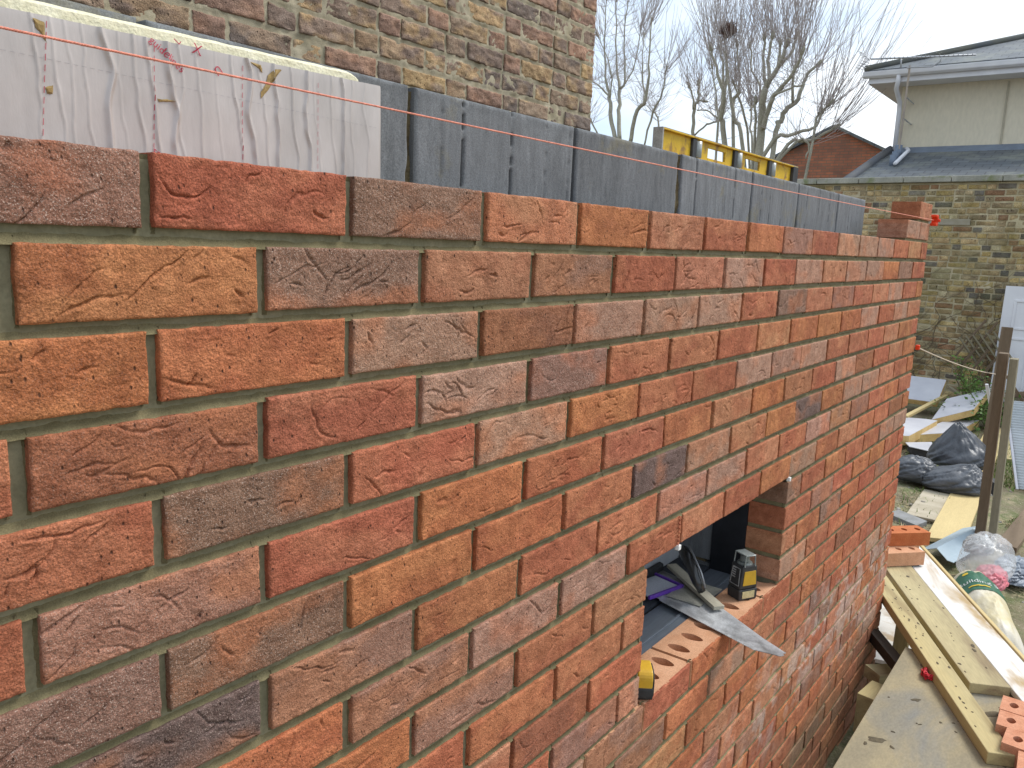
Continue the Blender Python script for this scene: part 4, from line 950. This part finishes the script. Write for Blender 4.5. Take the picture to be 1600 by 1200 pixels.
# ================================================================== WORKING PLATFORM
PLYM = mat('muddy plywood', (.36, .30, .18), (.26, .225, .15), 7, .85, fine=.1, fscale=160, bump=.25, c3=(.21, .205, .18), s3=3.2, vec=(.5, 1, 1))
tag(MB().box(.1, 2.90, -1.5, -.166, -1.560, -1.540).obj('plywood_sheet', PLYM, bevel=.002), label='muddy plywood sheet laid level beside the new wall as a working platform', cat='plywood sheet')
STAIN = mat('dark mud splash', (.13, .105, .065), (.09, .075, .05), 60, .9, fine=.2)
def blot(mb, cx, cy, z, r, el=1., ang=0., n=14, h=.0016):
    pts = []
    sd_ = rs.randint(1000)
    for i in range(n):
        t = 2*math.pi*i/n; q = r*(.55+.9*vn(np.array([math.cos(t)*1.7+sd_]), np.array([math.sin(t)*1.7]), 3)[0]); u, v = q*math.cos(t)*el, q*math.sin(t)
        pts.append((cx+u*math.cos(ang)-v*math.sin(ang), cy+u*math.sin(ang)+v*math.cos(ang)))
    b = len(mb.v); mb.v += [(x, y, z) for x, y in pts]+[(cx+(x-cx)*.5, cy+(y-cy)*.5, z+h) for x, y in pts]
    mb.f += [(b+i, b+(i+1) % n, b+n+(i+1) % n, b+n+i) for i in range(n)]+[tuple(b+n+i for i in range(n))]
m = MB()
for i in range(60):
    t_ = rs.uniform(.05, 1.25); c_ = (np.array((2.281, -.553)), np.array((2.716, -.470)))[i % 2]+np.array([.886, .4636])*t_+np.array([-.4636, .886])*rs.uniform(-.028, .028)*(1+i % 2)
    blot(m, c_[0], c_[1], -1.4996-.002*(i % 2), rs.choice([.0025, .004, .007], p=[.5, .35, .15]), rs.uniform(1, 3), .48, h=.0011)
for i in range(70): blot(m, rs.uniform(1.9, 2.85), rs.uniform(-.75, -.18), -1.5395, rs.choice([.003, .005, .009, .014], p=[.45, .3, .17, .08]), rs.uniform(.8, 2.6), rs.uniform(0, 3))
tag(m.obj('mud', STAIN), kind='stuff', label='dark splashes of dried mud on the plywood sheet and planks', cat='mud')
P1 = mat('yellow green sawn timber', (.50, .41, .20), (.42, .355, .19), 7, .8, fine=.08, fscale=160, bump=.15, vec=(.10, 1, 1), c3=(.33, .26, .13), s3=14)
P2 = mat('weathered sawn timber', (.47, .40, .22), (.36, .30, .17), 6, .8, fine=.1, fscale=160, bump=.2, vec=(.12, 1, 1), c3=(.25, .19, .11), s3=10)
P3 = mat('white painted board with mud scrapes', (.76, .75, .72), (.66, .64, .60), 9, .6, fine=.05, fscale=120, bump=.15, vec=(.3, 1, 1), c3=(.42, .30, .15), s3=7)
DK = mat('dark damp timber', (.055, .042, .032), (.035, .028, .022), 9, .7, vec=(.2, 1, 1))
BR = mat('brown weathered timber', (.20, .145, .095), (.135, .095, .06), 9, .85, fine=.12, vec=(.1, 1, 1), bump=.3)
GRP = mat('grey green weathered timber', (.30, .27, .19), (.22, .19, .13), 9, .85, fine=.12, vec=(.1, 1, 1), bump=.3)
LT = mat('pale yellow timber', (.60, .47, .23), (.52, .40, .19), 6, .8, fine=.08, vec=(.1, 1, 1), bump=.15)
d = np.array([.886, .4636]); nn = np.array([-.4636, .886])
def pl(name, c, t0, t1, w, z, th, m, **tg):
    a = np.array(c)+d*t0; b = np.array(c)+d*t1; return beam(name, (a[0], a[1], z), (b[0], b[1], z), w, th, m, bevel=.003, **tg)
pl('timber_plank', (2.281, -.553), 0, 1.36, .077, -1.500, .040, P1, label='long narrow yellowish timber lying nearest the new wall on the plywood', cat='timber plank', group='planks on the working platform')
pl('timber_plank', (2.716, -.470), 0, 1.42, .132, -1.502, .038, P2, label='wide sawn plank with a square cut end, between the narrow timber and the white board', cat='timber plank', group='planks on the working platform')
pl('timber_plank', (2.775, -.592), -.75, 1.52, .126, -1.508, .024, P3, label='white painted board with muddy scrapes along the outer side of the platform', cat='timber plank', group='planks on the working platform')
pl('edge_lath', (2.812, -.659), -.75, 1.50, .016, -1.505, .030, LT, label='thin yellow lath along the outer edge of the white board', cat='lath')
# supports and offcuts between platform and wall
beam('trestle_rail', (3.15, .004, -1.615), (2.86, -.176, -1.60), .045, .045, DK, label='dark damp rail under the plywood beside the wall corner', cat='rail')
beam('short_timber', (3.22, -.105, -1.545), (3.26, -.090, -1.93), .055, .045, P1, label='short light timber leg under the narrow plank by the wall corner', cat='trestle leg')
for x, y, w_ in ((.5, -.3, 'near end, beside the new wall'), (.5, -1.3, 'near end, on the side away from the wall'), (2.6, -1.3, 'far end, on the side away from the wall'), (1.7, -.35, 'middle, beside the new wall')): beam('platform_support', (x, y, -1.561), (x+.01, y, -1.95), .09, .09, P2, label='short timber post under the plywood, ' + w_, cat='support', group='posts under the plywood', bevel=.004)
beam('timber_offcut', (2.93, -.055, -1.69), (3.06, -.16, -1.70), .09, .05, P2, label='pale timber offcut below the plywood edge against the wall', cat='offcut')
beam('timber_offcut', (2.72, -.085, -1.70), (2.86, -.105, -1.70), .07, .16, P1, label='rough topped timber block wedged between wall and plywood', cat='offcut')
beam('white_board', (3.50, -.02, -1.905), (4.45, .22, -1.90), .30, .02, mat('dusty white board', (.68, .67, .63), (.55, .52, .46), 5, .6, c3=(.4, .31, .2), s3=6), label='dusty white board lying on the ground past the wall corner', cat='board')
# crumpled red net on the plywood
m = MB()
for i in range(26):
    a = rs.uniform(0, 6.28); p = [np.array([2.715+.055*math.cos(a+j*.5)*rs.uniform(.3, 1), -.285+.032*math.sin(a+j*.5)*rs.uniform(.3, 1), -1.537+rs.uniform(0, .022)]) for j in range(6)]; m.tube(smooth_path(p, 3), .0021, 4, cap=False)
tag(m.obj('red_netting', mat('red plastic net', (.66, .03, .045), (.5, .02, .03), 50, .4, bump=0), smooth=True), label='crumpled scrap of red plastic netting on the plywood', cat='netting')

# loose perforated bricks
def loose_brick(loc, rot, m, label, group, tilt=(0, 0)):
    mb = MB(); perforated(mb, -.1075, .1075, -.05125, .05125, 0, .065, rx=.0135, ry=.019)
    mb.add([(-.1075, -.05125, 0), (.1075, -.05125, 0), (.1075, .05125, 0), (-.1075, .05125, 0)], [(3, 2, 1, 0)])
    o = mb.obj('perforated_brick', m); o.location = loc; o.rotation_euler = (tilt[0], tilt[1], rot)
    return tag(o, label=label, cat='brick', group=group)
a1 = math.atan2(-.561, .828)
def bl(corner, ang, z):   # corner = front right bottom corner
    c, s = math.cos(ang), math.sin(ang); return (corner[0]-.1075*c-.05125*s, corner[1]-.1075*s+.05125*c, z)
loose_brick(bl((3.765, -.064), a1-.12, 0), a1-.12, PERF, 'orange perforated brick at the bottom of the small stack by the wall corner', 'bricks stacked past the wall corner').location.z = -1.499
loose_brick(bl((3.93, -.01), a1-.18, 0), a1-.18, PERF, 'middle brick tucked behind in the small stack by the wall corner', 'bricks stacked past the wall corner').location.z = -1.499
loose_brick(bl((3.875, -.060), a1-.16, 0), a1-.16, PERFO, 'bright orange perforated brick on top of the small stack by the wall corner', 'bricks stacked past the wall corner').location.z = -1.433
for i, (x, y, lb_) in enumerate(((2.563, -.517, 'farthest of the pale perforated bricks laid side by side on the plywood'), (2.456, -.520, 'second pale perforated brick of the row, counted from the plank end'),
      (2.349, -.548, 'third pale perforated brick of the row, counted from the plank end'), (2.242, -.594, 'nearest pale perforated brick of the row, beside the narrow timber'))):
    o = loose_brick((x, y-.1075, -1.5395), math.pi/2+rs.normal(0, .03), PERFP, lb_, 'pale bricks in a row on the plywood'); 

# folded light blue metal sheet
BLU = mat('pale blue grey metal', (.50, .60, .66), (.44, .54, .60), 5, .38, fine=.03, metallic=.25, bump=0)
a = np.array([5.10, .125]); b = np.array([5.78, -.015]); t = (b-a)/np.linalg.norm(b-a); q = np.array([t[1], -t[0]])
sec = [(-.045, -.005), (-.040, .03), (.055, .075), (.125, .018), (.160, .014), (.162, .011), (.126, .013), (.055, .070), (-.037, .026), (-.042, -.005)]
mb = MB(); v = []
for e in (a, b): v += [(e[0]+q[0]*s_, e[1]+q[1]*s_, -1.905+h_) for s_, h_ in sec]
n = len(sec); mb.add(v, [(i, (i+1) % n, n+(i+1) % n, n+i) for i in range(n)]+[tuple(range(n))[::-1], tuple(range(n, 2*n))])
tag(mb.obj('metal_flashing', BLU), label='folded pale blue grey metal flashing lying behind the small brick stack', cat='metal flashing')

# upright posts
pt = empty('timber_post', label='upright pair of weathered timbers standing behind the blue metal sheet', cat='post')
beam('timber', (5.66, -.085, -.632), (5.70, -.095, -1.96), .055, .075, BR, pt)
beam('timber', (5.60, -.150, -.655), (5.67, -.170, -1.96), .045, .065, GRP, pt)
beam('leaning_board', (9.0, .245, -.70), (8.75, .245, -1.96), .10, .03, BR, label='narrow brown board leaning behind the upright timbers', cat='board')

# plank, sheets and bits on the ground
def flat(name, poly, z, th, m, bevel=.003, **tg):
    return tag(MB().prism(poly, 'z', z-th, z).obj(name, m, bevel=bevel), **tg)
flat('long_plank', [(5.50, .20), (5.60, -.02), (9.96, .205), (10.41, .42)], -1.905, .03, LT, label='long yellow plank running away over the ground behind the upright timbers', cat='plank')
flat('ply_offcut', [(6.80, .45), (6.79, .19), (5.98, .185), (5.98, .42)], -1.915, .018, mat('dirty pale ply', (.48, .42, .32), (.36, .31, .22), 6, .85, vec=(1, .2, 1)), label='dirty pale plywood offcut on the ground in front of the black bags', cat='plywood offcut')
flat('paving_slab', [(6.02, .48), (5.88, .26), (5.72, .30), (5.86, .52)], -1.905, .04, mat('grey slab', (.28, .28, .28), (.22, .22, .21), 12, .85), label='small grey slab on the ground behind the brick stack', cat='slab')
flat('side_plank', [(5.72, -.19), (5.68, -.31), (8.0, -.45), (8.0, -.33)], -1.90, .035, BR, label='brown plank lying on the grass at the right', cat='plank')
flat('short_plank', [(8.4, .12), (8.5, -.02), (9.8, .12), (9.7, .26)], -1.90, .03, P1, label='short brown plank end on the ground beside the long yellow plank', cat='plank')
pb = MB(); pb.tube([(7.25, .03, -1.90), (7.10, .01, -1.90)], .075, 14)
tag(pb.obj('black_pot', BLK, smooth=False, bevel=.004), label='round black plastic pot lying by the long plank', cat='pot')

# foil faced offcuts
FW = mat('pale foil face of offcut', (.60, .60, .63), (.50, .50, .54), 3, .45, fine=.04, metallic=.2, bump=.2, bdist=.004)
def foamboard(poly, zt, th, label, tilt=None):
    e = empty('insulation_offcut', label=label, cat='insulation offcut', group='insulation offcuts heaped by the garden wall')
    MB().prism(poly, 'z', zt-th, zt-.003).obj('foam', FOAMY, e, bevel=.004); c = np.mean(poly, 0)
    MB().prism([tuple(c+(np.array(p)-c)*.995) for p in poly], 'z', zt-.0028, zt).obj('foil_face', FW, e)
    if tilt: e.rotation_euler = tilt[1]; 
    if tilt:
        e.location = Vector(tilt[0])-(e.rotation_euler.to_matrix() @ Vector(tilt[0]))
    return e
foamboard([(8.63, .93), (9.15, .60), (10.13, .50), (9.75, .80)], -1.855, .085, 'large foil faced insulation offcut lying flat behind the black bags')
foamboard([(8.19, 1.02), (8.31, .88), (9.41, .815), (9.40, .93), (9.3, 1.15)], -1.80, .10, 'narrow foil faced insulation offcut next to the wall corner')
foamboard([(9.6, .90), (9.9, .53), (10.5, .46), (10.2, .86)], -1.72, .08, 'insulation offcut tilted up on the heap beside the green plant', ((9.9, .7, -1.78), (math.radians(-9), math.radians(-16), 0)))
foamboard([(10.6, 1.45), (10.6, 1.02), (11.1, 1.02), (11.1, 1.45)], -1.78, .07, 'insulation offcut leaning at the back against the garden wall', ((10.6, 1.2, -1.85), (0, math.radians(-28), 0)))
beam('timber_lath', (9.3, 1.12, -1.78), (10.9, .98, -1.72), .05, .03, LT, label='yellow lath lying over the insulation heap', cat='lath')
flat('plastic_tray', [(8.26, .90), (8.49, .70), (8.03, .60), (8.10, .83)], -1.86, .008, FW, label='flat pale lid over a black tray beside the black bags', cat='tray lid')
tag(MB().prism([(8.22, .87), (8.42, .71), (8.06, .64), (8.11, .80)], 'z', -1.94, -1.869).obj('black_tray', BLK, bevel=.01), label='black plastic tray under the pale lid', cat='tray')

# bags
def bag(name, c, r, m, seed, tip=None, parent=None, label=None, sq=.75, folds=.06, cat='rubble bag', group=None, n=56):
    th = np.linspace(0, 2*math.pi, n*2+1)[:-1]; ph = np.linspace(.02, math.pi-.02, n); T_, P_ = np.meshgrid(th, ph, indexing='ij')
    sx = np.sign(np.cos(T_))*np.abs(np.cos(T_))**sq*np.sin(P_)**.8; sy = np.sign(np.sin(T_))*np.abs(np.sin(T_))**sq*np.sin(P_)**.8; sz = np.cos(P_)
    f = fbm((T_/6.2832*14) % 14, P_*2.2, seed, 3)-.5; g2 = np.abs(vn(sx*5+9, sy*5+sz*7+9, seed+4)-.5)*2; k_ = 1+folds*2.2*f-folds*1.4*(1-g2)**4+folds*.7*(fbm(sx*11+sz*4+20, sy*11+20, seed+8, 3)-.5)
    V = np.stack([sx*r[0]*k_, sy*r[1]*k_, np.where(sz > 0, sz, sz*.45)*r[2]*k_], -1)
    if tip is not None:
        w = np.clip((sz-.35)/.65, 0, 1)[..., None]**1.5; V = V*(1-.6*w*np.array([1, 1, 0]))+w*np.array(tip)
    V = V.reshape(-1, 3)+np.array(c); nt, npn = T_.shape
    i = np.arange(nt)[:, None]; j = np.arange(npn-1)[None]; a = (i*npn+j).ravel(); b = (((i+1) % nt)*npn+j).ravel(); Q = np.stack([a, a+1, b+1, b], 1)
    o = np_obj(name, V, Q, m, parent)
    return tag(o, label=label, cat=cat if label else None, group=group)
BAGM = mat('dusty black bag plastic', (.052, .058, .068), (.105, .112, .125), 5, .45, fine=.08, fscale=60, bump=.35, bdist=.01, spec=.5)
bag('rubble_bag', (7.62, .34, -1.79), (.28, .25, .19), BAGM, 3, (-.05, .03, .14), label='tallest black rubble bag with a pointed top, behind the two lower bags', group='black rubble bags on the ground')
bag('rubble_bag', (7.02, .57, -1.85), (.21, .18, .14), BAGM, 7, label='small rounded black rubble bag nearest the wall corner', group='black rubble bags on the ground')
bag('rubble_bag', (6.98, .27, -1.865), (.22, .26, .15), BAGM, 12, (.0, -.12, .03), label='low wide shiny black rubble bag in front of the tall one', group='black rubble bags on the ground')
GB = mat('grey blue plastic sheet', (.17, .20, .24), (.27, .31, .36), 7, .4, fine=.05, bump=.4, bdist=.01, spec=.5)
bag('plastic_sheet', (5.20, -.345, -1.905), (.22, .13, .07), GB, 19, label='crumpled grey blue plastic sheet on the grass beside the clear bag', cat='plastic sheet', folds=.14)
# building sand bag with printed band
sb = empty('sand_bag', label='sand bag with a dark green printed band leaning beside the white board', cat='sand bag')
SB = mat('sandy polythene', (.55, .47, .27), (.62, .57, .44), 6, .45, fine=.05, bump=.25, bdist=.006, spec=.45, c3=(.62, .58, .50), s3=4)
c0 = np.array([4.56, -.17]); c1 = np.array([3.80, -.44]); ax = (c1-c0)/np.linalg.norm(c1-c0); L_ = np.linalg.norm(c1-c0); sd2 = np.array([ax[1], -ax[0]])*-1
sd2 = np.array([-ax[1], ax[0]])
def bag_pt(u, v, off=0.):
    """u along 0..1, v across -1..1"""
    u = np.asarray(u, float); v = np.asarray(v, float)
    w = .115*(1-.10*np.cos(u*9))*(.80+.25*np.sin(np.clip(u, 0, 1)*math.pi)); h = .15*np.clip(1-np.abs(v)**2.3, 0, 1)**.55*np.clip(1-np.abs(2*u-1)**5, 0, 1)**.5
    h = h+(fbm(u*9, v*3+5, 61, 3)-.5)*.022*np.clip(1-np.abs(v)**4, 0, 1)
    x = c0[0]+ax[0]*u*L_+sd2[0]*v*w; y = c0[1]+ax[1]*u*L_+sd2[1]*v*w
    return np.stack([x, y, -1.88+.05*(1-u)+h+off], -1)
gu_, gv_ = np.meshgrid(np.linspace(0, 1, 90), np.linspace(-1, 1, 50), indexing='ij')
top_ = bag_pt(gu_, gv_).reshape(-1, 3); bot_ = top_.copy(); bot_[:, 2] = -1.95
Qg = grid_quads(90, 50); np_obj('bag_skin', np.concatenate([top_, bot_]), np.concatenate([Qg, Qg[:, ::-1]+len(top_)]), SB, sb)
GRNM = mat('dark green print', (.035, .13, .075), (.03, .11, .06), 20, .45, fine=.03, bump=0)
gu_, gv_ = np.meshgrid(np.linspace(.17, .47, 30), np.linspace(-.93, .93, 40), indexing='ij')
np_obj('printed_band', bag_pt(gu_, gv_, .003).reshape(-1, 3), grid_quads(30, 40), GRNM, sb)
def bag_text(s, u0, v0, size, m, name):
    vs, fs = text_mesh(s, 1.); V = []
    for a_, b_, _ in vs: V.append(tuple(bag_pt(np.array([u0-b_*size*.9]), np.array([v0+a_*size*5.4]), .006)[0]))
    q = MB(); q.v = V; q.f = fs; q.obj(name, m, sb)
bag_text('Building S', .37, -.88, .070, mat('white print', (.7, .72, .68), None, 20, .5, bump=0), 'lettering')
q = MB(); dn = [(.225+.022*math.cos(t), -.50+.12*math.sin(t)) for t in np.linspace(0, 2*math.pi, 9)[:-1]]; q.add([tuple(bag_pt(np.array([u]), np.array([v]), .006)[0]) for u, v in dn], [tuple(range(8))]); q.obj('yellow_emblem', mat('yellow print', (.72, .50, .04), None, 20, .5, bump=0), sb)
for u0, lo_, hi_, mm in ((.415, -.55, .2, 'yellow print'),):
    gu_, gv_ = np.meshgrid(np.linspace(u0, u0+.016, 3), np.linspace(lo_, hi_, 16), indexing='ij'); np_obj('yellow_strip', bag_pt(gu_, gv_, .006).reshape(-1, 3), grid_quads(3, 16), MATS[mm], sb)
bag('sand_spill', (3.86, -.42, -1.885), (.05, .05, .05), mat('wet orange sand', (.45, .24, .06), (.35, .18, .05), 40, .9), 2, label='small heap of orange sand at the open end of the sand bag', cat='sand', folds=.1, n=20)
k = NT('clear polythene'); k.b.inputs['Base Color'].default_value = (.86, .87, .88, 1); k.b.inputs['Roughness'].default_value = .22; k.b.inputs['Alpha'].default_value = .30; k.set(k.b.inputs['Normal'], k.bump(k.noise(9, 3, .5), .5, .02)); CLEAR = k.m
bag('clear_bag', (4.88, -.22, -1.79), (.25, .145, .17), CLEAR, 33, label='clear polythene bag with something pink inside, behind the sand bag', cat='plastic bag', folds=.035)
bag('pink_bundle', (4.72, -.265, -1.83), (.125, .085, .085), mat('faded pink plastic', (.70, .16, .20), (.62, .24, .27), 14, .5, bump=.3), 41, label='faded pink bundle inside the clear polythene bag', cat='bundle', folds=.1)
bag('grey_paper', (5.06, -.15, -1.76), (.10, .08, .07), mat('grey scrap', (.32, .33, .31), (.45, .45, .44), 8, .6), 47, label='grey crumpled scrap inside the top of the clear polythene bag', cat='scrap', folds=.15)

# door, trellis, corrugated sheet
dr = empty('panelled_door', (11.60, .60, -1.95), (0, math.radians(7), math.radians(0)), label='white panelled door leaning against the garden wall', cat='door')
mb = MB(); W_, H_ = .80, 1.60
mb.box(-.02, .02, -W_, 0, 0, H_); mb.obj('slab', UPVC, dr, bevel=.004)
for (ya, yb, za, zb) in ((-.36, -.12, 1.05, 1.43), (-.68, -.44, 1.05, 1.43), (-.36, -.12, .20, .95), (-.68, -.44, .20, .95)):
    mb = MB(); f_ = .03
    mb.box(-.030, -.0203, ya, yb, zb-f_, zb).box(-.030, -.0203, ya, yb, za, za+f_).box(-.0298, -.0203, ya, ya+f_, za+f_, zb-f_).box(-.0298, -.0203, yb-f_, yb, za+f_, zb-f_); mb.obj('panel', UPVC, dr, bevel=.004)
tl = empty('trellis', label='old dark wooden trellis leaning against the brick wall beside the white door', cat='trellis')
def bar(a, b, w, m, par): beam('lath', (11.50, a[0], a[1]), (11.62, b[0], b[1]), w, .02, m, par, bevel=0)
for a_, b_ in (((1.04, -1.30), (.76, -.80)), ((.93, -1.36), (.63, -.82)), ((.83, -1.46), (.60, -1.02)), ((.74, -1.56), (.55, -1.22))): bar(a_, b_, .035, BR, tl)
for i in range(6):
    y_, z_ = 1.0-.075*i, -1.16+.085*i*.6-.03*i; bar((y_, z_+.12), (y_-.22, z_-.20), .022, GRP, tl)
fp = empty('fence_panel', label='broken brown fence panel lying against the base of the garden wall at the right', cat='fence panel')
for i in range(6): beam('board', (10.6+.05*i, .34-.01*i, -1.60-.065*i), (10.9, -.9, -1.36-.075*i), .062, .02, (BR, GRP)[i % 2], fp, bevel=0, roll=math.radians(70))
beam('batten', (10.5, .32, -1.35), (10.5, -.10, -1.93), .04, .03, BR, fp)
beam('grey_pole', (9.6, .33, -1.36), (9.9, -.12, -1.86), .03, .03, GREYM, label='thin grey pole leaning in front of the white door', cat='pole')
beam('timber_offcut', (10.9, .95, -1.62), (10.8, .72, -1.74), .05, .03, GRP, label='grey timber offcut on the ground before the garden wall plant', cat='offcut')
beam('white_trim', (9.0, .35, -1.28), (9.1, .30, -1.50), .03, .02, UPVC, label='short white trim piece behind the upright timbers', cat='trim')
# corrugated clear sheet
X = np.linspace(0, .9, 160); Zc = np.linspace(0, 1., 24); gx_, gz_ = np.meshgrid(X, Zc, indexing='ij')
cy = .012*np.sin(gz_*2*math.pi/.05); 
Xn = 7.45+.5*gz_-.0*gx_; Yn = -.15+.22*gz_-gx_*.85; Zn = -1.93+.66*gz_+cy*.5+.03*gx_
Zc = np.linspace(0, 1, 120); gx_, gz_ = np.meshgrid(np.linspace(0, .9, 30), Zc, indexing='ij'); cy = .004*np.sin(gz_*2*math.pi/.03)
V = np.stack([7.45+.5*gz_-cy*.7, -.15+.22*gz_-gx_*.85, -1.93+.66*gz_+cy*.6+.03*gx_], -1).reshape(-1, 3)
k = NT('dusty translucent sheet'); k.set(k.b.inputs['Base Color'], k.mix(k.maprange(k.noise(5, 4), .35, .65), (.58, .62, .64, 1), (.46, .50, .52, 1))); k.b.inputs['Roughness'].default_value = .3; k.b.inputs['Alpha'].default_value = .82; TRS = k.m
cs = empty('corrugated_sheet', label='dusty translucent corrugated sheet standing at the right edge of the yard', cat='corrugated sheet')
o = np_obj('sheet', V, grid_quads(30, 120), TRS, cs); o.modifiers.new('thickness', 'SOLIDIFY').thickness = .003
beam('prop', (7.98, -.40, -1.30), (8.45, -.45, -1.96), .03, .03, BR, cs)
beam('edge_strip', (7.44, -.145, -1.93), (7.945, .075, -1.265), .02, .014, FW, cs)
# leafy plant
pg = empty('leafy_plant', label='bright green leafy shrub growing at the foot of the garden wall', cat='plant')
LEAF = mat('fresh green leaves', (.13, .24, .035), (.06, .13, .025), 14, .5, fine=.15, bump=0)
V, Fq = [], []; st = MB()
for i in range(46):
    bx, by = rs.uniform(9.9, 11.3), rs.uniform(.28, .80); h = rs.uniform(.2, .52)*(1.15 if by > .55 else .75)
    if by > .62 and rs.rand() < .2: h = .68
    p = [np.array([bx, by, -1.95])]
    for q in range(6): p.append(p[-1]+np.array([rs.normal(0, .035), rs.normal(0, .035), h/6]))
    st.tube(p, .005, 4)
    for q in p[1:]:
        for l in range(9):
            c = q+rs.normal(0, .05, 3); u = rs.normal(0, 1, 3); u[2] = abs(u[2])*.3; u /= np.linalg.norm(u); w = np.cross(u, rs.normal(0, 1, 3)+np.array([0, 0, 2])); w /= np.linalg.norm(w); s = rs.uniform(.018, .038); n = len(V)
            V += [c, c+u*s*.6+w*s*.45, c+u*s*1.5, c+u*s*.6-w*s*.45]; Fq.append((n, n+1, n+2, n+3))
np_obj('foliage', np.array(V), np.array(Fq), LEAF, pg, smooth=False); st.obj('stem', mat('green stems', (.12, .13, .05), None, 10, .8), pg)
# stones and rubbish in the soil
m = MB()
for i in range(240):
    x, y = rs.uniform(4.5, 10), rs.uniform(-1.2, 1.1); s = rs.choice([.01, .016, .026], p=[.6, .3, .1])*rs.uniform(.7, 1.4); z = float(ground_z(np.array([x]), np.array([y]))[0]); q = [(math.cos(t)*s*rs.uniform(.6, 1.1), math.sin(t)*s*rs.uniform(.6, 1.1)) for t in np.linspace(0, 6.28, 7)[:-1]]
    v = [(x+a, y+b, z-.004) for a, b in q]+[(x+a*.55, y+b*.55, z+s*.5) for a, b in q]; m.add(v, [tuple(range(6, 12))]+[(j, (j+1) % 6, 6+(j+1) % 6, 6+j) for j in range(6)])
tag(m.obj('gravel', mat('pale stones', (.40, .38, .33), (.25, .22, .18), 3, .9, s3=2)), kind='stuff', label='pale stones and crumbs scattered over the soil', cat='stones')
